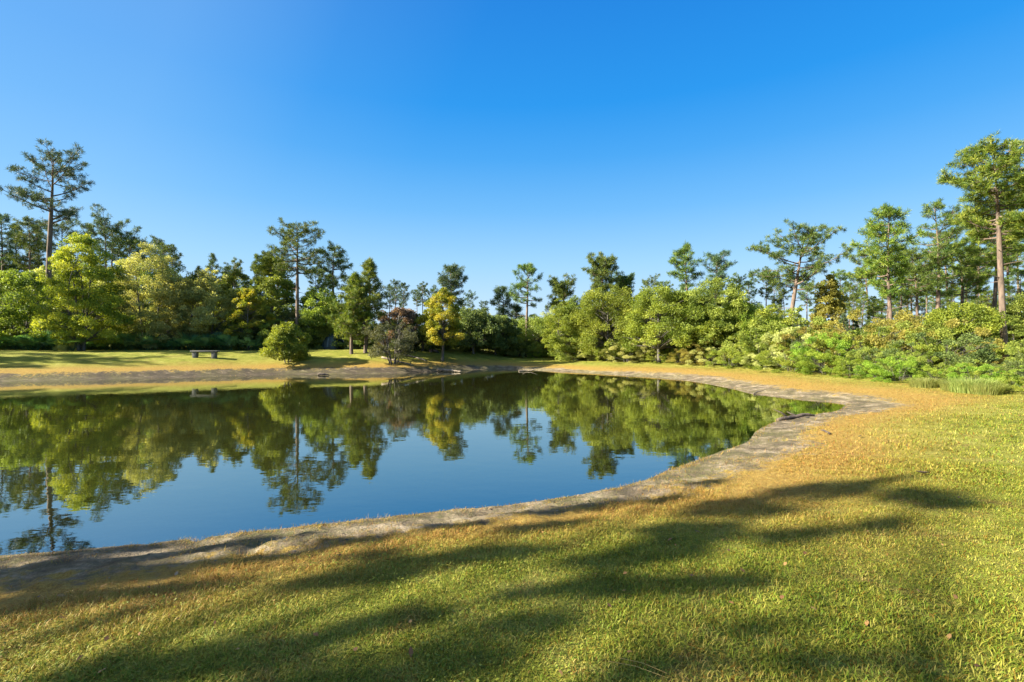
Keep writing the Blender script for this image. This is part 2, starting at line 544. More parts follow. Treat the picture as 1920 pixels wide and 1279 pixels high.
def ground_mat():
    m, t, out = new_mat('lawn_and_bank')
    col, zz, n1, n2, n3, P = lawn_color(t)
    nf = noise(t, 60.0, 3, 0.7, P).outputs['Fac']
    soil = mixc(t, 0.55, col, (0.10, 0.07, 0.04))
    fine = ramp(t, nf, [(0.3, 0.55), (0.6, 1.1)]).outputs[0]
    colf = mixc(t, 1.0, col, fine, 'MULTIPLY')
    sand = ramp(t, n2, [(0.32, (0.11, 0.08, 0.052)), (0.44, (0.225, 0.165, 0.108)), (0.56, (0.38, 0.295, 0.20)), (0.68, (0.54, 0.435, 0.315))]).outputs[0]
    mud = ramp(t, n3, [(0.46, 0.0), (0.64, 0.6)]).outputs[0]
    sand = mixc(t, mud, sand, (0.115, 0.095, 0.075))
    sand = mixc(t, 1.0, sand, ramp(t, nf, [(0.3, 0.7), (0.65, 1.12)]).outputs[0], 'MULTIPLY')
    zlow = ramp(t, math_n(t, 'MULTIPLY', zz, 0.5), [(0.10, 0.85), (0.30, 0.55), (0.42, 0.0)]).outputs[0]
    mudm = math_n(t, 'MULTIPLY', zlow, ramp(t, n2, [(0.38, 1.0), (0.56, 0.25)]).outputs[0])
    sand = mixc(t, mudm, sand, (0.09, 0.072, 0.055))
    ncr = noise(t, 7.5, 7, 0.75, P, 1.5).outputs['Fac']
    sand = mixc(t, ramp(t, ncr, [(0.35, 0.7), (0.44, 0.0)]).outputs[0], sand, (0.08, 0.06, 0.045))
    hum = N(t, 'ShaderNodeAttribute', attribute_name='humus').outputs['Fac']
    mph = N(t, 'ShaderNodeMapping')
    mph.inputs['Scale'].default_value = (0.8, 3.5, 1)
    t.links.new(P, mph.inputs['Vector'])
    nh = noise(t, 1.6, 6, 0.7, mph.outputs[0]).outputs['Fac']
    hm = math_n(t, 'MULTIPLY', hum, ramp(t, nh, [(0.5, 0.95), (0.64, 0.3)]).outputs[0])
    sand = mixc(t, hm, sand, (0.06, 0.045, 0.04))
    # faint green film on the damp sand
    alg = math_n(t, 'MULTIPLY', ramp(t, n1, [(0.42, 0.15), (0.62, 0.7)]).outputs[0], ramp(t, n3, [(0.4, 0.2), (0.6, 1.0)]).outputs[0])
    sand = mixc(t, alg, sand, (0.17, 0.165, 0.05))
    nb = noise(t, 4.0, 6, 0.75, P, 0.7).outputs['Fac']
    zb = math_n(t, 'ADD', zz, math_n(t, 'MULTIPLY', math_n(t, 'SUBTRACT', nb, 0.5), 1.5))
    bare = ramp(t, math_n(t, 'MULTIPLY', zb, 0.5), [(0.40, 1.0), (0.52, 0.0)]).outputs[0]
    c = mixc(t, bare, colf, sand)
    zr = N(t, 'ShaderNodeAttribute', attribute_name='zone').outputs['Fac']
    wet = ramp(t, math_n(t, 'ADD', zr, 0.5), [(0.35, 0.6), (0.55, 0.0)]).outputs[0]
    c = mixc(t, wet, c, (0.085, 0.07, 0.05))
    p = N(t, 'ShaderNodeBsdfPrincipled')
    p.inputs['Roughness'].default_value = 0.95
    p.inputs['Specular IOR Level'].default_value = 0.15
    t.links.new(c, p.inputs['Base Color'])
    b1 = N(t, 'ShaderNodeBump')
    b1.inputs['Strength'].default_value = 1.0
    b1.inputs['Distance'].default_value = 0.06
    nm = noise(t, 26.0, 6, 0.75, P, 0.6).outputs['Fac']
    t.links.new(math_n(t, 'ADD', n3, math_n(t, 'MULTIPLY', nm, 1.1)), b1.inputs['Height'])
    t.links.new(b1.outputs[0], p.inputs['Normal'])
    t.links.new(p.outputs[0], out.inputs['Surface'])
    return m


def blade_mat():
    m, t, out = new_mat('grass_blade')
    col, zz, n1, n2, n3, P = lawn_color(t)
    rnd = N(t, 'ShaderNodeAttribute', attribute_name='rnd').outputs['Fac']
    tint = ramp(t, rnd, [(0.0, (0.75, 0.42, 0.35)), (0.10, (0.8, 0.5, 0.4)), (0.16, (0.5, 0.82, 0.5)), (0.45, (0.9, 1.02, 0.8)), (0.75, (1.15, 1.1, 1.1)), (1.0, (1.55, 1.32, 1.9))]).outputs[0]
    c = mixc(t, 1.0, col, tint, 'MULTIPLY')
    p = N(t, 'ShaderNodeBsdfPrincipled')
    p.inputs['Roughness'].default_value = 0.5
    p.inputs['Specular IOR Level'].default_value = 0.12
    t.links.new(c, p.inputs['Base Color'])
    tr = N(t, 'ShaderNodeBsdfTranslucent')
    t.links.new(c, tr.inputs['Color'])
    ms = N(t, 'ShaderNodeMixShader')
    ms.inputs[0].default_value = 0.3
    t.links.new(p.outputs[0], ms.inputs[1]); t.links.new(tr.outputs[0], ms.inputs[2])
    t.links.new(ms.outputs[0], out.inputs['Surface'])
    return m


def water_mat():
    m, t, out = new_mat('pond_water')
    geo = N(t, 'ShaderNodeNewGeometry')
    dep = N(t, 'ShaderNodeAttribute', attribute_name='zone').outputs['Fac']      # metres from the shore, negative inside
    mp = N(t, 'ShaderNodeMapping')
    mp.inputs['Scale'].default_value = (0.55, 1.0, 1.0)
    mp.inputs['Rotation'].default_value = (0, 0, R(12))
    t.links.new(geo.outputs['Position'], mp.inputs['Vector'])
    a = noise(t, 3.2, 3, 0.5, mp.outputs[0]).outputs['Fac']
    b = noise(t, 14.0, 2, 0.5, mp.outputs[0]).outputs['Fac']
    patch = ramp(t, noise(t, 0.22, 3, 0.5, mp.outputs[0]).outputs['Fac'], [(0.42, 0.15), (0.62, 1.0)]).outputs[0]
    hgt = math_n(t, 'ADD', a, math_n(t, 'MULTIPLY', math_n(t, 'MULTIPLY', b, 0.22), patch))
    bp = N(t, 'ShaderNodeBump')
    bp.inputs['Strength'].default_value = 1.0
    bp.inputs['Distance'].default_value = 0.0015
    t.links.new(hgt, bp.inputs['Height'])
    gl = N(t, 'ShaderNodeBsdfGlossy')
    gl.inputs['Roughness'].default_value = 0.012
    gl.inputs['Color'].default_value = (0.93, 0.95, 0.9, 1)
    t.links.new(bp.outputs[0], gl.inputs['Normal'])
    murk = N(t, 'ShaderNodeBsdfDiffuse')
    murk.inputs['Color'].default_value = (0.022, 0.024, 0.006, 1)
    clear = N(t, 'ShaderNodeBsdfTransparent')
    clear.inputs['Color'].default_value = (0.72, 0.68, 0.5, 1)
    opac = ramp(t, math_n(t, 'MULTIPLY', dep, -0.4), [(0.0, 0.0), (0.3, 0.4), (0.9, 1.0)]).outputs[0]
    body = N(t, 'ShaderNodeMixShader')
    t.links.new(opac, body.inputs[0]); t.links.new(clear.outputs[0], body.inputs[1]); t.links.new(murk.outputs[0], body.inputs[2])
    fr = N(t, 'ShaderNodeFresnel')
    fr.inputs['IOR'].default_value = 1.6
    t.links.new(bp.outputs[0], fr.inputs['Normal'])
    ms = N(t, 'ShaderNodeMixShader')
    refl = math_n(t, 'MULTIPLY_ADD', fr.outputs[0], 0.72)
    refl.node.inputs[2].default_value = 0.33
    t.links.new(refl, ms.inputs[0]); t.links.new(body.outputs[0], ms.inputs[1]); t.links.new(gl.outputs[0], ms.inputs[2])
    t.links.new(ms.outputs[0], out.inputs['Surface'])
    return m


M['ground'] = ground_mat()
M['blade'] = blade_mat()
M['water'] = water_mat()

# ------------------------------------------------------------------ ground: one polar sheet, fine by the camera, out to the horizon
def zone_of(x, y):
    s = shore_s(x, y)
    z = s / bare_width(x, y)
    near_left = sstep(3.5, 0.5, x) * sstep(14, 8, y)
    right = sstep(3.0, 5.5, x) * sstep(18, 13, y)
    k = 1 + 0.45 * near_left * (1 - right) + 0.12 * right + 0.5 * left_w(x, y)
    return np.where(s > 0, np.where(z > 1, 1 + (z - 1) * k, z), s)


def build_ground():
    na = 900
    rad = [0.0]
    r = 0.35
    while r < 1500:
        rad.append(r)
        r *= 1.0095 if r < 60 else 1.06
    rad = np.array(rad[1:])
    ang = np.linspace(0, 2 * np.pi, na, endpoint=False)
    A, Rr = np.meshgrid(ang, rad, indexing='xy')
    X = (Rr * np.cos(A)).ravel(); Y = (Rr * np.sin(A)).ravel()
    Z = height(X, Y)
    V = np.vstack([np.stack([X, Y, Z], 1), [[0, 0, gz(0, 0)]]])
    nr = len(rad)
    i, j = np.meshgrid(np.arange(nr - 1), np.arange(na), indexing='ij')
    j2 = (j + 1) % na
    Q = np.stack([i * na + j, (i + 1) * na + j, (i + 1) * na + j2, i * na + j2], -1).reshape(-1, 4)
    k = np.arange(na)
    T = np.stack([np.full(na, nr * na), k, (k + 1) % na], -1)
    me = make_mesh('ground', V, [Q, T], {'zone': zone_of(V[:, 0], V[:, 1]), 'humus': left_w(V[:, 0], V[:, 1])}, smooth=True)
    o = mesh_obj('ground', me, M['ground'])
    tag(o, 'mown lawn and bare sandy bank sloping down to the pond', 'ground', kind='structure')


def build_water():
    st = 0.3
    xs = np.arange(-40, 16, st); ys = np.arange(0, 42, st)
    X, Y = np.meshgrid(xs, ys, indexing='ij')
    s = shore_s(X.ravel(), Y.ravel())
    keep = (s < 1.0).reshape(X.shape)
    idx = np.arange(X.size).reshape(X.shape)
    cell = keep[:-1, :-1] & keep[1:, :-1] & keep[1:, 1:] & keep[:-1, 1:]
    Q = np.stack([idx[:-1, :-1][cell], idx[1:, :-1][cell], idx[1:, 1:][cell], idx[:-1, 1:][cell]], -1)
    used = np.unique(Q)
    remap = np.full(X.size, -1); remap[used] = np.arange(len(used))
    V = np.stack([X.ravel(), Y.ravel(), np.zeros(X.size)], 1)[used]
    me = make_mesh('water', V, [remap[Q]], {'zone': s[used]}, smooth=True)
    o = mesh_obj('water', me, M['water'])
    tag(o, 'calm olive green pond mirroring the trees and sky', 'pond', kind='structure')


build_ground()
build_water()

# ------------------------------------------------------------------ plant builders
def bez(p0, p1, p2, n):
    t = np.linspace(0, 1, n)[:, None]
    return (1 - t) ** 2 * p0 + 2 * t * (1 - t) * p1 + t ** 2 * p2


SHAPES = {
    'round': ([0, .12, .3, .5, .7, .88, 1], [.45, .8, 1, .98, .8, .5, .12]),
    'egg': ([0, .1, .25, .45, .7, .88, 1], [.7, .9, 1, .96, .74, .46, .12]),
    'cone': ([0, .1, .3, .6, .85, 1], [.75, 1, .85, .5, .22, .05]),
    'column': ([0, .15, .5, .8, 1], [.8, 1, .95, .75, .2]),
    'dome': ([0, .2, .5, .75, .9, 1], [.95, 1, .98, .86, .62, .25]),
    'vase': ([0, .2, .5, .75, .9, 1], [.25, .5, .9, 1, .7, .2]),
}


def broadleaf(seed, H, Rr, base, shape='round', nclump=150, leaves=16000, leaf=0.17, trunk_r=0.14, stems=1, clump=0.2, squash=0.62, limbs=0.6, hollow=0.4, gap=0.25):
    """returns (crown mesh, trunk mesh)"""
    rng = np.random.default_rng(seed)
    hs, rs = SHAPES[shape]
    ph = rng.random(6) * 6.28
    C = []; RC = []
    tries = 0
    while len(C) < nclump and tries < nclump * 20:
        tries += 1
        t = rng.random() ** 0.9
        r0 = np.interp(t, hs, rs)
        if rng.random() > 0.25 + r0:
            continue
        az = rng.random() * 6.283
        lump = 1 + 0.17 * math.sin(2 * az + ph[0] + 3 * t) + 0.15 * math.sin(3 * az + ph[1] - 6 * t) + 0.14 * math.sin(5 * az + ph[2] + 11 * t)
        if gap > 0 and math.sin(3 * az + ph[3] + 7 * t) * math.sin(9 * t + ph[4] + az) > 1 - gap:
            continue
        rad = Rr * r0 * lump * (hollow + (1 - hollow) * rng.random()) ** 0.6
        C.append((rad * math.cos(az), rad * math.sin(az), base + (H - base) * t))
        small = rng.random() < 0.35
        if small:
            C[-1] = (C[-1][0] * 1.14, C[-1][1] * 1.14, min(H, C[-1][2] + 0.02 * H))
        RC.append(Rr * clump * (rng.uniform(0.35, 0.6) if small else rng.uniform(0.7, 1.35)) * (0.6 + 0.4 * r0))
    C = np.array(C); RC = np.array(RC)
    C[:, 2] = np.minimum(C[:, 2], H - RC * squash * 0.6)
    wgt = RC ** 1.7; wgt /= wgt.sum()
    ci = rng.choice(len(C), size=leaves, p=wgt)
    dirs = unit(rng.normal(size=(leaves, 3)))
    rr = rng.random(leaves) ** 0.45
    off = dirs * rr[:, None] * RC[ci][:, None]
    off[:, 2] *= squash
    off[:, 2] -= 0.25 * (off[:, 0] ** 2 + off[:, 1] ** 2) / RC[ci]
    pos = C[ci] + off
    pos[:, 2] = np.maximum(pos[:, 2], 0.05)
    U = unit(dirs + 0.9 * rng.normal(size=(leaves, 3)) + np.array([0, 0, -0.15]))
    ln = leaf * rng.uniform(0.6, 1.35, leaves)
    V, Q = leaf_quads(rng, pos, U, ln, ln * 0.62)
    cr = rng.random(len(C))
    rnd = np.clip(0.5 * cr[ci] + 0.5 * rng.random(leaves), 0, 1)
    g = Geo(); g.add(V, Q, rnd=rnd)
    # twigs reach into the clumps
    crown = g.mesh('crown', smooth=False, leaf=True)
    tk = Geo()
    for sidx in range(stems):
        a = 6.283 * sidx / max(1, stems) + rng.random()
        lean = 0.0 if stems == 1 else Rr * rng.uniform(0.25, 0.5)
        topp = np.array([lean * math.cos(a), lean * math.sin(a), base + (H - base) * rng.uniform(0.72, 0.85)])
        b0 = np.array([0.12 * math.cos(a), 0.12 * math.sin(a), -0.3]) * (0 if stems == 1 else 1) + np.array([0, 0, -0.3 if stems == 1 else 0])
        mid = (b0 + topp) / 2 + np.array([rng.normal() * 0.05 * H, rng.normal() * 0.05 * H, 0.12 * H])
        P = bez(b0, mid, topp, 10)
        tr = trunk_r * (1.0 if stems == 1 else 0.6)
        rad = tr * np.linspace(1, 0.12, 10)
        rad[0] *= 1.35
        tk.tube(P, rad, 7)
        near = range(len(C)) if stems == 1 else [k for k in range(len(C)) if int((math.atan2(C[k, 1], C[k, 0]) - a + math.pi / stems) % 6.283 / (6.283 / stems)) == 0]
        for k in near:
            if rng.random() > limbs:
                continue
            c = C[k]
            hr = math.hypot(c[0], c[1])
            zt = max(base * 0.75 + 0.1, c[2] - hr * rng.uniform(0.5, 1.1))
            ti = np.clip(np.searchsorted(P[:, 2], zt), 0, 9)
            st = P[ti]
            m_ = (st + c) / 2 + np.array([0, 0, 0.12 * hr])
            q = bez(st, m_, c, 5)
            r0 = min(rad[ti] * 0.45, 0.02 + 0.01 * hr)
            tk.tube(q, np.linspace(r0, 0.006, 5), 4, cap=False)
    return crown, tk.mesh('trunk')


PROF = {
    'flat': ([0, .15, .4, .65, .85, 1], [.55, .8, 1, .95, .7, .3]),
    'oval': ([0, .2, .45, .7, .9, 1], [.45, .8, 1, .85, .5, .15]),
    'umbrella': ([0, .25, .55, .8, 1], [.35, .55, .95, 1, .55]),
    'cone': ([0, .1, .35, .7, 1], [.85, 1, .8, .42, .05]),
    'slim': ([0, .2, .6, .85, 1], [.6, .9, .9, .6, .2]),
}


def pine(seed, H, cb, Rr, prof='oval', limbs=34, subs=6, needles=22, nlen=0.36, trunk_r=0.2, lean=(0, 0), bend=0.12, stubs=4, up=0.35, nwid=0.028, tuft=1.0):
    needles = int(needles * 2.3); nlen = nlen * 0.72; nwid = nwid * 0.85
    """crown base cb (m); returns (crown mesh, trunk mesh)"""
    rng = np.random.default_rng(seed)
    n = 16
    zs = np.linspace(-0.4, H * 0.985, n)
    u = np.maximum(zs / H, 0)
    ph = rng.random(2) * 6.28
    P = np.stack([lean[0] * u ** 1.2 + bend * np.sin(u * 4 + ph[0]) - bend * math.sin(ph[0]), lean[1] * u ** 1.2 + bend * np.sin(u * 5 + ph[1]) - bend * math.sin(ph[1]), zs], 1)
    rad = trunk_r * (1 - 0.55 * np.clip(u, 0, 1) - 0.38 * np.clip((u - cb / H) / (1 - cb / H + 1e-6), 0, 1))
    rad = np.maximum(rad, 0.02)
    rad[0] *= 1.3; rad[1] *= 1.08
    tk = Geo(); tk.tube(P, rad, 9)
    tip_c = []; tip_u = []; tip_w = []
    hs, rs = PROF[prof]

    def axis(z):
        return np.array([np.interp(z, zs, P[:, 0]), np.interp(z, zs, P[:, 1]), z])

    for i in range(limbs):
        t = (i + rng.random()) / limbs
        t = t ** 0.9
        z = cb + (H - cb) * t * 0.97
        L = Rr * np.interp(t, hs, rs) * (rng.uniform(0.45, 0.8) if rng.random() < 0.45 else rng.uniform(0.85, 1.18))
        az = i * 2.399 + rng.normal() * 0.7
        el = 0.02 + up * 2.0 * t ** 1.3 + rng.normal() * 0.2
        d = np.array([math.cos(az) * math.cos(el), math.sin(az) * math.cos(el), math.sin(el)])
        st = axis(z)
        en = st + d * L
        md = st + d * L * 0.5 + np.array([0, 0, -0.08 * L + rng.normal() * 0.06 * L])
        en = en + np.array([0, 0, 0.14 * L])
        q = bez(st, md, en, 7)
        r0 = min(0.05 + 0.016 * L, 0.5 * np.interp(z, zs, rad) + 0.012)
        tk.tube(q, np.linspace(r0, 0.012, 7), 5, cap=False)
        tip_c.append(q[-1]); tip_u.append(unit(q[-1] - q[-2])); tip_w.append(1.15)
        ns = max(2, int(subs * 0.78 * (0.45 + 0.75 * L / Rr)))
        for k in range(ns):
            f = 0.24 + 0.74 * (k + rng.random() * 0.8) / ns
            b = q[min(6, int(f * 6))] * (1 - (f * 6) % 1) + q[min(6, int(f * 6) + 1)] * ((f * 6) % 1)
            side = 1 if k % 2 else -1
            a2 = az + side * rng.uniform(0.5, 1.25)
            l2 = L * (1.05 - 0.55 * f) * rng.uniform(0.22, 0.42) + 0.15
            e2 = el * 0.6 + rng.normal() * 0.28 + 0.22
            d2 = np.array([math.cos(a2) * math.cos(e2), math.sin(a2) * math.cos(e2), math.sin(e2)])
            e = b + d2 * l2
            tk.tube(np.stack([b, (b + e) / 2 + np.array([0, 0, -0.04 * l2]), e]), [0.018, 0.013, 0.008], 4, cap=False)
            tip_c.append(e); tip_u.append(d2); tip_w.append(1.0)
            if l2 > 0.55:
                tip_c.append((b + e) / 2 + rng.normal(size=3) * 0.12); tip_u.append(unit(d2 + np.array([0, 0, .4]))); tip_w.append(0.85)
            if l2 > 0.9:
                d3 = unit(d2 + rng.normal(size=3) * 0.6)
                tip_c.append(b + d2 * l2 * 0.7 + d3 * 0.35); tip_u.append(d3); tip_w.append(0.85)
    tip_c.append(axis(H * 0.985)); tip_u.append(np.array([0, 0, 1.0])); tip_w.append(1.2)
    for k in range(stubs):
        z = cb * rng.uniform(0.6, 0.97); az = rng.random() * 6.28; L = rng.uniform(0.3, 1.3)
        st = axis(z); d = np.array([math.cos(az), math.sin(az), rng.uniform(-.2, .3)])
        tk.tube(np.stack([st, st + d * L * .5, st + d * L + np.array([0, 0, -.05])]), [0.03, 0.02, 0.008], 4, cap=False)
    C = np.array(tip_c); U0 = np.array(tip_u); Wt = np.array(tip_w) * tuft
    k3 = 3
    C = np.repeat(C, k3, 0); U0 = np.repeat(U0, k3, 0); Wt = np.repeat(Wt, k3) * rng.uniform(0.75, 1.1, len(C))
    jit = rng.normal(size=C.shape) * np.array([0.13, 0.13, 0.08]) * (nlen / 0.3)
    jit[::k3] = 0
    C = C + jit
    U0 = unit(U0 + rng.normal(size=U0.shape) * 0.5 + np.array([0, 0, 0.25]))
    needles = max(8, int(needles / k3 * 1.15))
    ci = np.repeat(np.arange(len(C)), needles)
    m = len(ci)
    U = unit(U0[ci] * 0.45 + unit(rng.normal(size=(m, 3))) * 1.0 + np.array([0, 0, 0.12]))
    ln = nlen * Wt[ci] * rng.uniform(0.65, 1.2, m)
    base = C[ci] - U0[ci] * (rng.random(m) * 0.45 * nlen * 1.6)[:, None]
    V, Q = leaf_quads(rng, base, U, ln, nwid * rng.uniform(0.7, 1.4, m))
    cr = rng.random(len(C))
    low = rng.random(m)
    g = Geo(); g.add(V, Q, rnd=np.clip(0.45 * cr[ci] + 0.55 * low, 0, 1))
    return g.mesh('crown', smooth=False, leaf=True), tk.mesh('trunk')


def palmetto(seed, n=14):
    rng = np.random.default_rng(seed)
    g = Geo()
    for i in range(n):
        az = rng.random() * 6.28; el = rng.uniform(0.5, 1.35)
        L = rng.uniform(0.5, 1.05)
        d = np.array([math.cos(az) * math.cos(el), math.sin(az) * math.cos(el), math.sin(el)])
        h = d * L
        g.tube(np.stack([[0, 0, 0], h * 0.5, h]), [0.012, 0.01, 0.008], 4, cap=False)
        side = unit(np.cross(d, [0, 0, 1.0]))
        nor = np.cross(side, d)
        nb = 15
        a = np.linspace(-1.75, 1.75, nb)
        U = d[None] * np.cos(a)[:, None] + side[None] * np.sin(a)[:, None] + nor[None] * (0.25 * np.abs(np.sin(a)))[:, None] - np.array([0, 0, 0.15])
        U = unit(U)
        ln = rng.uniform(0.42, 0.6) * (1 - 0.18 * np.abs(a) / 1.75)
        S = unit(np.cross(U, nor[None]))
        c = np.repeat(h[None], nb, 0)
        mid = c + U * (ln * 0.5)[:, None]; tip = c + U * ln[:, None] - np.array([0, 0, 0.07])
        V = np.stack([c, mid + S * 0.028, tip, mid - S * 0.028], 1).reshape(-1, 3)
        g.add(V, np.arange(4 * nb).reshape(nb, 4), rnd=np.full(nb, rng.random()))
    return g.mesh('palmetto', smooth=False, leaf=True)


def reed_clump(seed, n=1600, h=0.5, r=0.55):
    rng = np.random.default_rng(seed)
    a = rng.random(n) * 6.28; rr = r * rng.random(n) ** 0.5 * 0.8
    base = np.stack([rr * np.cos(a), rr * np.sin(a), np.zeros(n)], 1)
    out = np.stack([np.cos(a), np.sin(a), np.zeros(n)], 1)
    H = h * rng.uniform(0.5, 1.1, n)
    lean = rng.uniform(0.05, 0.6, n)[:, None]
    mid = base + out * lean * H[:, None] * 0.35 + np.array([0, 0, 0.6]) * H[:, None]
    tip = base + out * lean * H[:, None] * 1.1 + np.array([0, 0, 0.95]) * H[:, None]
    S = unit(np.cross(out + rng.normal(size=(n, 3)) * .4, [0, 0, 1.0])) * 0.005
    V = np.stack([base - S, base + S, mid + S, mid - S, tip + S * .2, tip - S * .2], 1).reshape(-1, 3)
    k = np.arange(n)[:, None] * 6
    Q = np.vstack([k + [0, 1, 2, 3], k + [3, 2, 4, 5]])
    g = Geo(); g.add(V, Q, rnd=np.tile(rng.random(n), 2))
    return g.mesh('reed', smooth=False, leaf=True)


def plant(name, meshes, mats, x, y, rz, scale, label, cat, group=None, sink=0.05, parts=('crown', 'trunk')):
    if not hasattr(scale, '__len__'):
        scale = (scale, scale, scale)
    o = empty(name, (x, y, gz(x, y) - sink), rz, scale)
    tag(o, label, cat, group)
    mesh_obj(parts[0], meshes[0], mats[0], o)
    mesh_obj(parts[1], meshes[1], mats[1], o)
    return o


def hero_pine(px, d, ytop, ycb, wpx, label, seed, mat='needle', group=None, rz=0.0, **kw):
    x, y = at(px, d)
    z0 = gz(x, y)
    H = top_z(ytop, d) - z0
    cb = top_z(ycb, d) - z0
    Rr = wpx / 2 * d / F
    ms = pine(seed, H, cb, Rr, **kw)
    return plant('pine_tree', ms, (M[mat], M['bark']), x, y, rz, 1, label, 'pine tree', group)


def hero_leafy(px, d, ytop, ybase, wpx, label, seed, mat='green', name='broadleaf_tree', cat='tree', bark='bark_grey', group=None, parts=('crown', 'trunk'), **kw):
    x, y = at(px, d)
    z0 = gz(x, y)
    H = top_z(ytop, d) - z0
    base = max(0.1, top_z(ybase, d) - z0)
    Rr = wpx / 2 * d / F
    ms = broadleaf(seed, H, Rr, base, **kw)
    return plant(name, ms, (M[mat], M[bark]), x, y, 0, 1, label, cat, group, parts=parts)


# ------------------------------------------------------------------ trees that stand out, one by one
# the lone tall pines and the pines that can be told apart on the skyline
hero_pine(88, 38, 294, 425, 166, 'tallest far-left pine with a wide flat open crown, bare grey trunk behind the yellow maple', 101, mat='needle_dark', prof='oval',
          limbs=27, subs=9, needles=22, nlen=0.40, trunk_r=0.23, lean=(0.55, 0), bend=0.16, up=0.36, stubs=2)
hero_pine(557, 40, 425, 515, 106, 'tall open pine rising above the round shrub on the left bank', 102, prof='flat', limbs=30, subs=8, needles=24, nlen=0.38, trunk_r=0.17, lean=(0.2, 0), up=0.25, stubs=6)
hero_pine(631, 42, 463, 540, 56, 'slimmer pine just right of the tall open pine on the left bank', 103, prof='flat', limbs=26, subs=7, needles=22, nlen=0.38, trunk_r=0.14, up=0.28)
hero_pine(685, 36.0, 486, 630, 104, 'taller of the twin young pines on the bank, pointed top, bare grey trunk', 104, mat='needle_gold', prof='cone', limbs=52, subs=8, needles=26, nlen=0.36, trunk_r=0.14, lean=(0.1, 0), up=0.32, stubs=2)
hero_pine(659, 35.4, 515, 636, 108, 'bushier left one of the twin young pines, low bright drooping branches', 105, mat='needle_gold', prof='cone', limbs=56, subs=9, needles=28, nlen=0.36, trunk_r=0.13, bend=0.2, up=0.28, stubs=0)
hero_pine(846, 48, 502, 572, 60, 'airy rounded pine standing behind the golden tree', 106, mat='needle_blue', prof='oval', limbs=34, subs=8, needles=24, nlen=0.42, trunk_r=0.15, up=0.35)
hero_pine(988, 45, 496, 575, 64, 'slender pine alone against the sky at the middle of the far shore', 107, prof='oval', limbs=24, subs=7, needles=24, nlen=0.40, trunk_r=0.14, lean=(-0.15, 0), up=0.25, stubs=5)
hero_pine(940, 50, 540, 600, 50, 'small round headed pine left of the slender middle pine', 108, mat='needle_blue', prof='oval', limbs=28, subs=7, needles=22, nlen=0.42, trunk_r=0.14)
hero_pine(967, 51, 576, 606, 34, 'lowest of three middle pines, small tuft of crown', 109, mat='needle_blue', prof='oval', limbs=18, subs=6, needles=22, nlen=0.4, trunk_r=0.1)
hero_pine(1051, 45, 537, 592, 78, 'broad umbrella pine with sunlit trunk right of the slender middle pine', 110, prof='umbrella', limbs=38, subs=8, needles=26, nlen=0.38, trunk_r=0.15, lean=(0.25, 0), up=0.35)
hero_pine(1130, 42, 498, 562, 70, 'dome topped pine above the olive trees left of centre right', 111, prof='umbrella', limbs=42, subs=8, needles=28, nlen=0.38, trunk_r=0.16, lean=(0.2, 0), up=0.4)
hero_pine(1172, 44, 526, 580, 56, 'lower rounded pine touching the dome topped pine on its right', 112, prof='umbrella', limbs=36, subs=8, needles=28, nlen=0.38, trunk_r=0.14, up=0.4)
hero_pine(1290, 44, 465, 545, 58, 'left one of two pines poking high above the right scrub wood', 113, prof='oval', limbs=28, subs=7, needles=26, nlen=0.42, trunk_r=0.15, lean=(-0.25, 0), up=0.35)
hero_pine(1338, 48, 484, 535, 58, 'right one of two pines poking above the right scrub wood, flat crown', 114, mat='needle_blue', prof='umbrella', limbs=24, subs=7, needles=24, nlen=0.42, trunk_r=0.15, up=0.35)
hero_pine(1472, 36, 438, 545, 150, 'leaning pine with layered open crown and sunlit reddish trunk', 115, prof='flat', limbs=28, subs=9, needles=28, nlen=0.38, trunk_r=0.19, lean=(1.35, 0), bend=0.1, up=0.25, stubs=4)
hero_pine(1674, 30, 388, 560, 104, 'pine with stepped bright crown left of the pale tall pine on the right', 116, mat='needle_gold', prof='slim', limbs=40, subs=9, needles=28, nlen=0.38, trunk_r=0.13, up=0.2, stubs=8)
hero_pine(1757, 36, 379, 560, 100, 'pale airy pine between the stepped pine and the biggest right pine', 117, mat='needle', prof='oval', limbs=32, subs=8, needles=22, nlen=0.38, trunk_r=0.17, lean=(-0.45, 0), up=0.3, stubs=8)
hero_pine(1885, 27.5, 270, 450, 158, 'biggest pine on the right edge with tall bare reddish trunk among the vines', 118, mat='needle_gold', prof='oval', limbs=46, subs=11, needles=30, nlen=0.38, trunk_r=0.17, lean=(-0.75, 0), bend=0.1, up=0.26, stubs=5)
hero_pine(1975, 30, 290, 440, 150, 'pine cut by the right picture edge, branches reaching in beside the biggest pine', 119, mat='needle_gold', prof='flat', limbs=54, subs=9, needles=28, nlen=0.38, trunk_r=0.2, up=0.26)
hero_pine(1863, 38, 372, 500, 110, 'pine half hidden behind the biggest right pine, reddish trunk left of it', 120, mat='needle_gold', prof='oval', limbs=34, subs=8, needles=26, nlen=0.40, trunk_r=0.17, up=0.3)
hero_pine(1722, 37, 470, 560, 80, 'leaning slim pine trunk between the stepped pine and the pale airy pine', 121, mat='needle', prof='flat', limbs=26, subs=7, needles=24, nlen=0.38, trunk_r=0.12, lean=(-0.8, 0), up=0.25)
hero_pine(1800, 37, 455, 560, 90, 'mid height pine with brown trunk left of the biggest right pine', 122, mat='needle_gold', prof='flat', limbs=30, subs=8, needles=26, nlen=0.38, trunk_r=0.14, lean=(-0.4, 0), up=0.25)

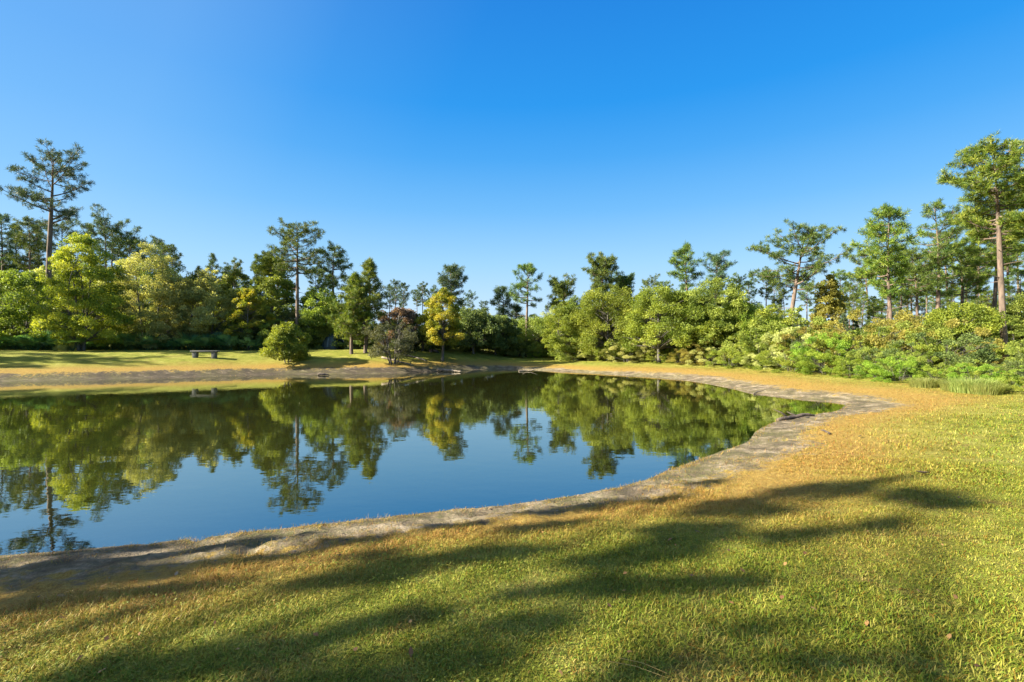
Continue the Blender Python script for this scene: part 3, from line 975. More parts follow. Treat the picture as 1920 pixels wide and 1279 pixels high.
# broadleaf trees that stand out
hero_leafy(152, 33.5, 437, 640, 126, 'yellow green maple with several stems on the left bank', 201, mat='yellow', shape='egg', nclump=230, leaves=60900, leaf=0.100, stems=4, trunk_r=0.14, clump=0.2, hollow=0.25, gap=0.3)
hero_leafy(278, 37.0, 456, 640, 116, 'tall grey olive tree just right of the yellow maple', 202, mat='olive', shape='egg', nclump=200, leaves=49300, leaf=0.096, stems=2, clump=0.22)
hero_leafy(338, 37.5, 522, 645, 84, 'grey olive small tree to the right of the tall olive tree', 203, mat='olive', shape='dome', nclump=120, leaves=26100, leaf=0.112, stems=2, clump=0.24)
hero_leafy(392, 38.5, 505, 645, 96, 'dull olive tree behind the concrete bench', 204, mat='olive', shape='egg', nclump=130, leaves=27550, leaf=0.120, stems=2, clump=0.24)
hero_leafy(36, 36.5, 508, 648, 120, 'pale green spreading tree at the left picture edge', 205, mat='green', shape='dome', nclump=150, leaves=34800, leaf=0.120, stems=2, clump=0.22)
hero_leafy(466, 38.0, 540, 630, 62, 'small golden tree in the left wood between bench and round shrub', 206, mat='orange', shape='egg', nclump=80, leaves=14500, leaf=0.104, trunk_r=0.09, clump=0.22, gap=0.35)
hero_leafy(510, 42.0, 474, 640, 92, 'tall green tree left of the tall open pine', 207, mat='green', shape='egg', nclump=150, leaves=31900, leaf=0.136, clump=0.22)
hero_leafy(440, 42.0, 505, 640, 80, 'mid green tree behind the small golden tree', 208, mat='green', shape='egg', nclump=130, leaves=27550, leaf=0.136, clump=0.23)
hero_leafy(600, 41.0, 540, 645, 84, 'dark green tree below the slimmer pine on the left', 209, mat='green', shape='dome', nclump=120, leaves=27550, leaf=0.128, clump=0.23)
hero_leafy(538, 32.2, 604, 674, 72, 'round yellow green shrub standing alone on the bank', 210, mat='lime', name='round_shrub', cat='shrub', shape='egg', nclump=120, leaves=29000, leaf=0.084, stems=5, trunk_r=0.06, clump=0.24, hollow=0.5, gap=0.0, squash=0.8, parts=('foliage', 'stem'))
hero_leafy(829, 36.0, 540, 644, 80, 'golden autumn tree with a slim bare trunk on the far bank', 211, mat='orange', shape='egg', nclump=180, leaves=39150, leaf=0.096, trunk_r=0.12, clump=0.2, gap=0.25)
hero_leafy(738, 33.2, 602, 666, 100, 'grey olive multi stemmed small tree leaning over the bank', 212, mat='grey_olive', shape='dome', nclump=90, leaves=13050, leaf=0.080, stems=7, trunk_r=0.09, clump=0.17, gap=0.5, limbs=0.95, hollow=0.3)
hero_leafy(748, 38.5, 577, 640, 70, 'russet brown topped tree behind the small grey olive tree', 213, mat='red', shape='dome', nclump=90, leaves=15950, leaf=0.112, clump=0.24)
hero_leafy(792, 39.5, 590, 648, 80, 'dark tree between the russet tree and the golden tree', 214, mat='dark', shape='dome', nclump=110, leaves=24650, leaf=0.120, clump=0.24)
hero_leafy(888, 41.0, 580, 648, 90, 'dark dense tree just right of the golden tree', 215, mat='dark', shape='dome', nclump=130, leaves=29000, leaf=0.120, clump=0.24)
hero_leafy(930, 43.0, 592, 650, 80, 'dark rounded tree at the far end of the lawn', 216, mat='dark', shape='dome', nclump=120, leaves=27550, leaf=0.128, clump=0.24)
hero_leafy(1010, 46.0, 594, 650, 112, 'dull green tree right of the slender middle pine', 217, mat='green', shape='dome', nclump=162, leaves=41325, leaf=0.092, clump=0.24)
hero_leafy(1094, 43.0, 578, 655, 102, 'olive green tree below the broad umbrella pine', 218, mat='lime', shape='dome', nclump=175, leaves=43500, leaf=0.092, clump=0.24)
hero_leafy(1138, 39.0, 538, 660, 112, 'vine draped olive tree below the dome topped pine', 219, mat='lime', shape='dome', nclump=202, leaves=50025, leaf=0.092, clump=0.24, hollow=0.5)
hero_leafy(1186, 40.0, 560, 660, 92, 'dark gap filling tree right of the vine draped olive tree', 220, mat='green', shape='dome', nclump=162, leaves=39150, leaf=0.092, clump=0.25)
hero_leafy(1236, 35.0, 538, 662, 122, 'broad yellow green tree swathed in vines left of the two high pines', 221, mat='lime', shape='dome', nclump=202, leaves=52200, leaf=0.092, clump=0.23, hollow=0.5)
hero_leafy(1296, 35.5, 548, 665, 104, 'rounded vine covered tree under the left high pine', 222, mat='lime', shape='dome', nclump=189, leaves=47850, leaf=0.092, clump=0.23, hollow=0.5)
hero_leafy(1342, 34.0, 522, 665, 102, 'tall vine covered column of a tree under the right high pine', 223, mat='green', shape='dome', nclump=189, leaves=50025, leaf=0.092, clump=0.24, hollow=0.5)
hero_leafy(1392, 34.0, 560, 668, 102, 'mid green vine draped tree left of the leaning pine', 224, mat='lime', shape='dome', nclump=175, leaves=45675, leaf=0.092, clump=0.24, hollow=0.5)
hero_leafy(1440, 32.0, 596, 670, 102, 'low yellowish thicket tree at the foot of the leaning pine', 225, mat='lime', shape='dome', nclump=162, leaves=41325, leaf=0.092, clump=0.25, hollow=0.5)
hero_leafy(1554, 36.0, 516, 640, 56, 'brownish tower of vines on a dead tree right of the leaning pine', 226, mat='brown', shape='column', nclump=110, leaves=23200, leaf=0.112, clump=0.28, hollow=0.4)
hero_leafy(1800, 29.0, 570, 668, 130, 'broad yellow green bushy tree left of the biggest pine trunk', 227, mat='lime', shape='dome', nclump=170, leaves=37700, leaf=0.100, clump=0.2, stems=3, hollow=0.5)
hero_leafy(1945, 31.0, 550, 672, 130, 'green bushy tree behind the trunk of the biggest right pine', 228, mat='green', shape='dome', nclump=150, leaves=34800, leaf=0.096, clump=0.22, stems=3, hollow=0.5)

# ------------------------------------------------------------------ repeated kinds: a few templates, then copies
PT = [pine(300 + k, 14.0, 14.0 * cbf, Rr, prof=pf, limbs=lm, subs=7, needles=20, nlen=0.42, trunk_r=0.15, up=up, nwid=0.034, lean=(ln, 0), stubs=4)
      for k, (cbf, Rr, pf, lm, up, ln) in enumerate([(0.66, 2.2, 'oval', 30, .3, .2), (0.7, 2.4, 'umbrella', 28, .35, -.3), (0.6, 1.9, 'slim', 32, .25, .1), (0.74, 2.0, 'flat', 24, .25, -.15), (0.45, 2.3, 'cone', 44, .3, 0)])]
YP = [pine(330 + k, 6.0, 0.7, 1.5, prof='cone', limbs=44, subs=6, needles=20, nlen=0.34, trunk_r=0.09, up=0.35, stubs=0) for k in range(2)]
BT = [broadleaf(350 + k, 9.0, Rr, b, shape=sh, nclump=130, leaves=27000, leaf=0.125, clump=0.23, stems=st, hollow=0.45)
      for k, (Rr, b, sh, st) in enumerate([(2.3, 0.6, 'egg', 1), (2.6, 0.5, 'dome', 2), (2.0, 0.6, 'column', 1), (2.5, 1.0, 'round', 2)])]
SB = [broadleaf(370 + k, 2.4, Rr, 0.12, shape=sh, nclump=64, leaves=22000, leaf=0.062, trunk_r=0.03, stems=5, clump=0.185, squash=0.7, hollow=0.65, gap=0.3)
      for k, (Rr, sh) in enumerate([(1.5, 'dome'), (1.7, 'dome'), (1.3, 'round'), (1.9, 'dome')])]
PM = [palmetto(390 + k) for k in range(3)]
rnd = random.Random(5)


def copy_thing(src, x, y, rz, scale, label, cat, group, mats=None, sink=0.05, z=None):
    o = src.copy()
    COL.objects.link(o)
    o.location = (x, y, (gz(x, y) if z is None else z) - sink)
    o.rotation_euler = (0, 0, rz)
    o.scale = scale if hasattr(scale, '__len__') else (scale,) * 3
    tag(o, label, cat, group)
    for k, ch in enumerate(src.children):
        c = ch.copy()
        COL.objects.link(c)
        c.parent = o
        if mats and k < len(mats):
            c.material_slots[0].link = 'OBJECT'
            c.material_slots[0].material = mats[k]
    return o


_first = {}


def put(kind, idx, px, d, ytop, wf, mat, label, cat, group, name, bark='bark', H0=14.0, parts=('crown', 'trunk'), xy=None, scale=None, sink=0.05):
    x, y = at(px, d) if xy is None else xy
    meshes = kind[idx % len(kind)]
    if scale is None:
        sz = (top_z(ytop, d) - gz(x, y)) / H0
        scale = (sz * wf, sz * wf, sz)
    key = (id(kind), idx % len(kind))
    rz = rnd.random() * 6.28
    if key not in _first:
        _first[key] = plant(name, meshes, (M[mat], M[bark]), x, y, rz, scale, label, cat, group, parts=parts, sink=sink)
        return _first[key]
    return copy_thing(_first[key], x, y, rz, scale, label, cat, group, mats=(M[mat], M[bark]), sink=sink)


# pines of the wood behind the left bank: (column, distance, top row)
for i, (px, d, yt) in enumerate([(-40, 47, 395), (6, 46, 403), (30, 50, 418), (48, 45, 408), (72, 51, 420), (122, 48, 428), (165, 50, 418), (190, 47, 416), (214, 52, 432),
                                 (238, 48, 448), (262, 53, 452), (285, 50, 450), (304, 47, 462), (322, 52, 476), (-90, 48, 400)]):
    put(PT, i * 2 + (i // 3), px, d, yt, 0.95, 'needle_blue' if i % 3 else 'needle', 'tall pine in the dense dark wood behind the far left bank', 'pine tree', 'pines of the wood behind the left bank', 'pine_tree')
for i, (px, d, yt) in enumerate([(374, 48, 498), (397, 47, 474), (438, 48, 489), (428, 52, 505), (480, 50, 476), (497, 53, 472), (518, 51, 482), (540, 53, 500), (590, 52, 500), (612, 54, 505), (655, 53, 520)]):
    put(PT, [4, 4, 0, 3, 4, 2, 0, 1, 2, 0, 3][i], px, d, yt, 0.9, 'needle_blue' if i % 2 else 'needle', 'pine top showing above the leafy wood behind the bench and round shrub', 'pine tree', 'pine tops above the wood by the bench', 'pine_tree')
for i, (px, d, yt) in enumerate([(728, 54, 533), (740, 53, 528), (757, 52, 530), (792, 55, 532), (784, 56, 545), (812, 55, 545), (868, 57, 560), (884, 55, 554), (905, 56, 566), (1030, 56, 575), (1075, 54, 560), (700, 52, 540)]):
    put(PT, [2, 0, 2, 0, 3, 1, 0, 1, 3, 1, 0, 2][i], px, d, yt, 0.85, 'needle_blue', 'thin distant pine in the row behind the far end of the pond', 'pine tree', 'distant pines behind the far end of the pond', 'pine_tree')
for i, (px, d, yt) in enumerate([(1222, 50, 528), (1250, 52, 530), (1385, 50, 525), (1408, 51, 528), (1432, 49, 518), (1450, 52, 535), (1470, 52, 545), (1512, 51, 528), (1536, 54, 545), (1575, 50, 510), (1592, 47, 530), (1610, 52, 515)]):
    put(PT, [1, 3, 1, 0, 1, 1, 3, 0, 3, 0, 2, 1][i], px, d, yt, 0.95, 'needle', 'slim pine showing through behind the right hand scrub wood', 'pine tree', 'pines behind the right scrub wood', 'pine_tree')
for i, (px, d, yt) in enumerate([(1630, 44, 470), (1648, 48, 500), (1660, 41, 520), (1700, 46, 480), (1712, 52, 520), (1735, 44, 500), (1745, 55, 515), (1775, 45, 440), (1782, 53, 500), (1812, 48, 480), (1826, 43, 430),
                                 (1842, 52, 490), (1878, 46, 440), (1900, 43, 420), (1915, 50, 430), (1940, 44, 400), (1985, 42, 390), (1690, 38, 505), (1640, 36, 555)]):
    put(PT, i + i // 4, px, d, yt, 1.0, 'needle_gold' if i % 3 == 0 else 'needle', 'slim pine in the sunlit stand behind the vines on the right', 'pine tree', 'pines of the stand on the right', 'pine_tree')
for i, (px, d, yt) in enumerate([(1618, 43, 545), (1645, 42, 560), (1685, 44, 550), (1705, 41, 540), (1728, 45, 560), (1768, 42, 545), (1790, 44, 530), (1815, 41, 540), (1838, 43, 520), (1855, 40, 545), (1880, 42, 520), (1905, 40, 510), (1935, 41, 505), (1600, 46, 555), (1665, 47, 535)]):
    put(PT, [4, 2, 4, 0][i % 4], px, d, yt, 1.25, 'needle' if i % 3 else 'needle_gold', 'lower pine with foliage well down its trunk in the sunlit right stand', 'pine tree', 'lower pines of the stand on the right', 'pine_tree')
# small dark young pines among the right hand scrub
for i, (px, d, yt) in enumerate([(1582, 34, 588), (1600, 36, 594), (1628, 35, 600), (1500, 38, 590), (1530, 38, 580), (1700, 35, 600), (1760, 36, 602)]):
    put(YP, i, px, d, yt, 1.0, 'needle_blue', 'small dark conical young pine among the scrub on the right', 'pine tree', 'young pines in the right scrub', 'young_pine', H0=6.0)

# leafy wood that closes the view behind the left bank
def wood(rows, label, group, mats, w=1.0):
    for i, (px, d, yt) in enumerate(rows):
        put(BT, i + i // 4, px, d, yt, w, mats[i % len(mats)], label, 'tree', group, 'broadleaf_tree', bark='bark_grey', H0=9.0)


lw = []
for k in range(22):
    px = -140 + k * 38 + rnd.uniform(-8, 8)
    yt = np.interp(px, [-140, 100, 260, 420, 560, 700], [520, 535, 540, 560, 570, 585]) + rnd.uniform(-14, 18)
    lw.append((px, rnd.uniform(39.5, 42.5), yt))
wood(lw, 'dark leafy tree packed in the shaded wood edge behind the left bank', 'leafy trees of the left wood edge', ['green', 'olive', 'dark', 'olive', 'green'], 1.15)
lw = []
for k in range(20):
    px = -130 + k * 42 + rnd.uniform(-10, 10)
    yt = np.interp(px, [-140, 100, 330, 420, 560, 700], [470, 490, 500, 530, 545, 575]) + rnd.uniform(-14, 18)
    lw.append((px, rnd.uniform(44.5, 48.5), yt))
wood(lw, 'leafy tree deeper in the wood behind the left bank', 'leafy trees deeper in the left wood', ['green', 'olive', 'green', 'dark'], 1.1)
lw = [(px + rnd.uniform(-6, 6), rnd.uniform(45, 49), rnd.uniform(600, 622)) for px in range(700, 1100, 36)]
wood(lw, 'dark leafy tree in the shaded wood at the far end of the pond', 'leafy trees at the far end of the pond', ['dark', 'green', 'dark'], 1.3)
lw = [(px + rnd.uniform(-6, 6), rnd.uniform(52, 56), rnd.uniform(585, 612)) for px in range(700, 1120, 40)]
wood(lw, 'leafy tree far back beyond the end of the pond', 'leafy trees far back beyond the pond', ['green', 'dark'], 1.3)
lw = [(870, 46, 575), (905, 47, 582), (945, 48, 590), (1000, 49, 588), (1035, 48, 578), (1072, 47, 570), (1100, 46, 560), (1160, 44, 552), (1205, 45, 548)]
wood(lw, 'mid green rounded tree filling the skyline behind the far end of the pond', 'skyline trees behind the far end of the pond', ['green', 'olive', 'green'], 1.0)
lw = [(px + rnd.uniform(-8, 8), rnd.uniform(40, 44), np.interp(px, [1040, 1300, 1400, 1500, 1600], [568, 540, 556, 592, 606]) + rnd.uniform(-10, 12)) for px in range(1050, 1600, 34)]
wood(lw, 'yellow green leafy tree in the thicket behind the right bank', 'leafy trees of the right thicket', ['lime', 'green', 'green'], 1.15)
lw = [(px + rnd.uniform(-8, 8), rnd.uniform(31, 37), np.interp(px, [1590, 1680, 1760, 2000], [612, 604, 588, 575]) + rnd.uniform(-8, 12)) for px in range(1590, 2010, 28)]
wood(lw, 'low leafy tree in the thicket under the right pine stand', 'low leafy trees under the right pine stand', ['green', 'lime', 'green'], 1.6)
lw = [(px + rnd.uniform(-8, 8), rnd.uniform(48, 54), rnd.uniform(606, 622)) for px in range(1500, 2010, 42)]
wood(lw, 'leafy tree low in the distance behind the right pine stand', 'leafy trees behind the right pine stand', ['green', 'olive', 'green'], 1.8)
# ------------------------------------------------------------------ shrubs
def shrub(i, x, y, h, wf, mat, label, group, cat='shrub', sink=0.08):
    s = h / 2.4
    return put(SB, i, 0, 0, 0, 0, mat, label, cat, group, 'shrub', bark='bark_grey', parts=('foliage', 'stem'), xy=(x, y), scale=(s * wf, s * wf, s), sink=sink)


# edge of the scrub along the right lawn, from the far end of the pond to the right picture edge: (column, row of the foot)
EDGE = [(968, 671), (1010, 673), (1060, 676), (1110, 679), (1160, 681), (1210, 683), (1260, 686), (1310, 689), (1360, 691), (1410, 694), (1460, 696), (1510, 702), (1560, 708), (1620, 713), (1680, 719), (1740, 725), (1800, 731), (1860, 738), (1920, 744), (1990, 752), (2080, 762)]
EX = []
for px, py in EDGE:
    d = 20.0
    for _ in range(30):
        x, y = at(px, d)
        d = d + 0.5 * ((CAM_Z - gz(x, y)) * F / (py - 640.0) - d)
    EX.append(at(px, d))
EX = np.array(EX)


def edge_at(px):
    i = [e[0] for e in EDGE]
    return np.array([np.interp(px, i, EX[:, 0]), np.interp(px, i, EX[:, 1])])


k = 0
px = 968.0
while px < 2040:
    p = edge_at(px)
    out = unit(np.array([p[0] - 0.0, p[1]]))
    dd = np.linalg.norm(p)
    near = px > 1510
    for row in range(4):
        off = 1.0 + row * (1.5 if near else 1.7) + rnd.uniform(-0.3, 0.3)
        q = p + out * off
        q = q + np.array([rnd.uniform(-.3, .3), 0])
        h = [1.1, 1.8, 2.5, 3.2][row] * rnd.uniform(0.65, 1.4)
        if near: h *= [0.8, 0.72, 0.68, 0.66][row] * np.interp(px, [1510, 1650, 1780, 1850], [1.2, 1.1, 0.85, 0.6])
        if px < 1050: h *= 0.9
        if near and row < 2:
            mat = ['vine', 'green', 'lime', 'vine', 'vine', 'green', 'vine'][k % 7] if px < 1700 else ['lime', 'vine', 'green', 'lime', 'brown', 'vine', 'lime'][k % 7]
            lab, grp = 'low vine covered bush fronting the scrub beside the right lawn', 'bright low bushes beside the right lawn'
        elif near:
            mat = ['lime', 'green', 'dark', 'brown', 'lime', 'green', 'lime', 'green'][k % 8]  # dark leaf colour mixed in to stand for shaded gaps between bushes
            lab, grp = 'bush in the tangled mass between right lawn and pine stand', 'bushes below the right pine stand'
        elif row < 2:
            mat = ['olive', 'lime', 'olive', 'brown', 'lime'][k % 5]
            lab, grp = 'low olive scrub bush on the grass edge above the sandy far right bank', 'low scrub bushes above the sandy bank'
        else:
            mat = ['lime', 'dark', 'green', 'lime', 'brown', 'olive', 'dark', 'green'][k % 8]
            lab, grp = 'taller bush in the second rank of scrub behind the far right bank', 'taller bushes behind the far right bank'
        shrub(k * 3 + row, q[0], q[1], h, rnd.uniform(0.95, 1.35) * (1.15 if row == 0 else 1.0), mat, lab, grp)
        k += 1
    px += (1.6 if near else 2.1) * F / dd * (0.92 if near else 0.9)

# shaded undergrowth at the foot of the left wood, and the palmettos in front of it
for i in range(34):
    px = -120 + i * 33 + rnd.uniform(-8, 8)
    d = np.interp(px, [-120, 300, 640, 820, 960], [36.6, 38.2, 39.5, 41.5, 44]) + rnd.uniform(0, 1.2)
    if 595 < px < 652:
        d += 2.2
    x, y = at(px, d)
    shrub(i, x, y, rnd.uniform(1.5, 2.6), rnd.uniform(1.2, 1.6), ['dark', 'dark', 'green'][i % 3], 'dark bush in the shaded undergrowth at the foot of the left wood', 'undergrowth of the left wood')
first_p = {}
for i in range(44):
    px = [-40 + i * 9.0, 160 + (i - 18) * 13.0][i >= 18] + rnd.uniform(-4, 4)
    d = np.interp(px, [-40, 150, 480], [34.6, 35.6, 37.0]) + rnd.uniform(-0.2, 0.8)
    x, y = at(px, d)
    s = rnd.uniform(0.75, 1.2)
    k3 = i % 3
    if k3 not in first_p:
        o = mesh_obj('palmetto', PM[k3], M['palm'])
        first_p[k3] = o
    else:
        o = first_p[k3].copy(); COL.objects.link(o)
    o.location = (x, y, gz(x, y) - 0.03); o.rotation_euler = (0, 0, rnd.random() * 6.28); o.scale = (s, s, s)
    tag(o, 'low fan leaved palmetto along the shaded foot of the left wood', 'palmetto', 'palmettos along the left wood')
# two that can be told apart
x, y = at(138, 33.0)
o = first_p[0].copy(); COL.objects.link(o)
o.location = (x, y, gz(x, y)); o.scale = (1.15, 1.15, 1.25)
tag(o, 'larger pale palmetto at the foot of the yellow maple', 'palmetto', 'palmettos along the left wood')
x, y = at(128, 33.2)
shrub(1, x, y, 1.25, 0.75, 'olive', 'small greyish bush at the foot of the yellow maple', None)
# pale feathery weeds on the right lawn edge
RD = [reed_clump(400 + k) for k in range(2)]
for i, (px, py, s) in enumerate([(1822, 733, 1.0), (1848, 738, 0.8), (1735, 722, 0.75), (1790, 730, 0.7)]):
    p = edge_at(px) * 0.985
    o = mesh_obj('weed_clump', RD[i % 2], M['reed'])
    o.location = (p[0], p[1], gz(p[0], p[1]) - 0.03); o.rotation_euler = (0, 0, i * 1.3); o.scale = (s * 1.3, s * 1.1, s)
    tag(o, ['large pale feathery weed clump where lawn meets bushes at right', 'smaller pale weed clump right of the large one', 'pale weed clump farthest left along the lawn edge', 'low pale weed clump left of the large one'][i], 'weeds', 'pale weed clumps on the lawn edge')
#@@OBJ

# ------------------------------------------------------------------ trees out of the picture on the left whose shade falls into it
def outside_tree(kind, idx, x, y, h, wf, mat, label, H0=14.0, name='pine_tree', cat='pine tree', bark='bark'):
    s = h / H0
    return put(kind, idx, 0, 0, 0, 0, mat, label, cat, None, name, bark=bark, xy=(x, y), scale=(s * wf, s * wf, s))




def shade_pine(x, y, blobs, label, seed):
    """a pine outside the left edge whose limbs carry flat pads of needles; blobs: (photo column, row, half length, half width, density) of each pad's shade on the lawn"""
    rng = np.random.default_rng(seed)
    z0 = gz(x, y)
    sd = np.array(sdir)
    ends = []; g = Geo(); tk = Geo()
    top = 0
    for (px, py, a, b, dn) in blobs:
        d = 5.0
        for _ in range(40):
            gx_, gy_ = at(px, d); d = d + 0.5 * ((CAM_Z - gz(gx_, gy_)) * F / (py - 640.0) - d)
        G = np.array([*at(px, d), 0]); G[2] = gz(G[0], G[1])
        k = (G[0] - (x + rng.uniform(-0.8, 0.8))) / sd[0]
        C = G - sd * k
        ends.append(C); top = max(top, C[2])
        n = int(700 * dn * (a + 0.3) * (b + 0.1) / 0.3)
        e1 = np.array([math.cos(R(SUN_AZ)), math.sin(R(SUN_AZ)), 0]); e2 = np.array([-e1[1], e1[0], 0])
        q = rng.normal(size=(n, 3))
        nsub = 9
        sub = rng.normal(size=(nsub, 3)) * np.array([0.5, 0.75, 0.5])
        q = q * np.array([0.36, 0.26, 0.36]) + sub[rng.integers(0, nsub, n)]
        P = C + e1 * (q[:, :1] * a * 0.40) + e2 * (q[:, 1:2] * b * 0.70) + np.array([0, 0, 1.0]) * (q[:, 2:] * a * 0.16)
        U = unit(rng.normal(size=(n, 3)))
        ln = rng.uniform(0.18, 0.34, n)
        V, Q = leaf_quads(rng, P - C - U * (ln * 0.5)[:, None] + (C - [x, y, z0]), U, ln, ln * 0.22)
        g.add(V, Q, rnd=rng.random(n))
    H = top - z0 + 0.6
    zs = np.linspace(-0.4, H, 12)
    tk.tube(np.stack([0.1 * np.sin(zs), 0.1 * np.cos(zs * .8) - 0.1, zs], 1), np.linspace(0.2, 0.03, 12), 8)
    for C in ends:
        e = C - np.array([x, y, z0])
        st = np.array([0, 0, max(0.5, e[2] - 0.5 * math.hypot(e[0], e[1]))]) + 0.05
        tk.tube(bez(st, (st + e) / 2 + np.array([0, 0, -0.1]), e, 5), np.linspace(0.05, 0.015, 5), 5)
    return plant('pine_tree', (g.mesh('crown', smooth=False, leaf=True), tk.mesh('trunk')), (M['needle'], M['bark']), x, y, 0, 1, label, 'pine tree', None, sink=0)


shade_pine(-20.0, -3.4, [(1560, 915, 1.7, .20, 1), (1700, 930, .9, .22, 1), (1790, 945, .5, .12, .6), (1330, 903, .5, .10, .7), (1400, 955, 1.0, .25, 1), (1300, 1000, .8, .25, 1.2), (1080, 950, .9, .13, .9), (900, 1040, .9, .18, 1.1),
                         (1020, 990, .8, .14, 1), (1500, 1005, .7, .15, .7), (1650, 985, .6, .10, .6), (1180, 1050, 1.0, .15, 1.1), (1240, 940, .6, .12, .9)], 'pine on the near bank beyond the left edge, shading the lawn', 11)
shade_pine(-18.5, -4.6, [(650, 1085, .8, .12, 1), (1350, 1090, .7, .11, .7), (1120, 1100, .8, .12, .9), (750, 1165, .6, .11, .9), (500, 1225, .7, .13, 1), (250, 1110, .9, .10, 1), (60, 1135, .6, .11, 1.1), (880, 1235, .5, .14, .9),
                         (640, 1270, .6, .12, 1), (1230, 1250, .5, .10, .4), (1550, 1240, .5, .10, .35), (1420, 1180, .35, .06, .35), (200, 1265, .5, .10, .8), (1000, 1170, .5, .08, .6)], 'lower pine beyond the left edge, shading the near grass', 12)
shade_pine(-17.0, -1.0, [(60, 1062, .9, .20, 1.5), (300, 1045, 1.0, .16, 1.5), (120, 1085, .8, .15, 1.2), (320, 1066, .7, .12, 1.2), (470, 1048, .6, .10, 1.2), (200, 1035, .6, .1, 1.2), (480, 1020, .7, .13, 1.2), (650, 1015, .6, .12, 1), (860, 985, .5, .09, 1), (-150, 1075, .8, .2, 1.2), (720, 1040, .4, .06, .6)], 'low pine beyond the left edge, shading the bare bank', 13)
outside_tree(BT, 0, -40.0, 31.5, 8.0, 1.0, 'green', 'leafy tree on the far bank beyond the left edge', H0=9.0, name='broadleaf_tree', cat='tree', bark='bark_grey')
outside_tree(BT, 2, -37.0, 25.0, 5.2, 0.7, 'green', 'slim leafy tree on the far bank beyond the left edge', H0=9.0, name='broadleaf_tree', cat='tree', bark='bark_grey')
outside_tree(BT, 3, -41.5, 26.5, 8.2, 0.8, 'lime', 'round leafy tree on the far bank beyond the left edge', H0=9.0, name='broadleaf_tree', cat='tree', bark='bark_grey')
outside_tree(PT, 1, -46.0, 24.5, 11.5, 1.0, 'needle', 'second pine on the far bank beyond the left edge')
outside_tree(PT, 3, -43.0, 29.0, 12.0, 1.0, 'needle', 'pine on the far bank beyond the left edge')

# ------------------------------------------------------------------ concrete bench
def box(g, cx, cy, cz, sx, sy, sz, taper=0.0):
    x, y, z = sx / 2, sy / 2, sz / 2
    a = 1 - taper
    V = np.array([[-x * a, -y * a, -z], [x * a, -y * a, -z], [x * a, y * a, -z], [-x * a, y * a, -z], [-x, -y, z], [x, -y, z], [x, y, z], [-x, y, z]]) + [cx, cy, cz]
    g.add(V, [[0, 3, 2, 1], [4, 5, 6, 7], [0, 1, 5, 4], [1, 2, 6, 5], [2, 3, 7, 6], [3, 0, 4, 7]])


def bevel(o, w=0.012, seg=2):
    m = o.modifiers.new('bevel', 'BEVEL'); m.width = w; m.segments = seg
    return o


bx, by = at(384.5, 31.6)
bench = empty('bench', (bx, by, gz(bx, by)), R(6))
tag(bench, 'low concrete bench with two block legs on the grassy left bank', 'bench')
g = Geo(); box(g, 0, 0, 0.44, 1.66, 0.40, 0.075)
bevel(mesh_obj('seat', g.mesh('seat', smooth=False), M['concrete'], bench), 0.018)
for sx in (-0.6, 0.57):
    g = Geo(); box(g, sx, 0, 0.16, 0.26, 0.33, 0.488, taper=0.12); box(g, sx, 0, 0.385, 0.32, 0.36, 0.028)
    bevel(mesh_obj('leg', g.mesh('leg', smooth=False), M['concrete'], bench), 0.01)

# ------------------------------------------------------------------ dark dome tent in the shade
def plain(name, c, rough=0.6):
    m, t, out = new_mat(name)
    p = N(t, 'ShaderNodeBsdfPrincipled')
    tc = N(t, 'ShaderNodeTexCoord')
    n = noise(t, 9, 4, 0.6, tc.outputs['Object'])
    cc = mixc(t, n.outputs['Fac'], tuple(v * 0.75 for v in c), tuple(min(1, v * 1.25) for v in c))
    t.links.new(cc, p.inputs['Base Color'])
    p.inputs['Roughness'].default_value = rough
    t.links.new(p.outputs[0], out.inputs['Surface'])
    return m


M['tent'] = plain('dark_teal_cloth', (0.012, 0.03, 0.036))
M['tent_light'] = plain('pale_blue_cloth', (0.06, 0.10, 0.12))
M['teal'] = plain('teal_cloth', (0.015, 0.05, 0.055))
tx, ty = at(625, 40.2)
tent = empty('dome_tent', (tx, ty, gz(tx, ty)), R(-10))
tag(tent, 'small dark teal dome tent in deep shade left of the twin young pines', 'tent')


def dome_patch(a0, a1, v0, v1, r, h, na=14, nv=10):
    a = np.linspace(a0, a1, na); v = np.linspace(v0, v1, nv)
    A, Vv = np.meshgrid(a, v, indexing='ij')
    k = 1 / (np.abs(np.cos(A)) ** 4 + np.abs(np.sin(A)) ** 4) ** 0.25
    rr = r * k * np.maximum(np.cos(Vv * math.pi / 2), 0) ** 0.75
    P = np.stack([rr * np.cos(A), rr * np.sin(A), h * np.sin(Vv * math.pi / 2) ** 0.9], -1).reshape(-1, 3)
    i, j = np.meshgrid(np.arange(na - 1), np.arange(nv - 1), indexing='ij')
    Q = np.stack([i * nv + j, (i + 1) * nv + j, (i + 1) * nv + j + 1, i * nv + j + 1], -1).reshape(-1, 4)
    return P, Q


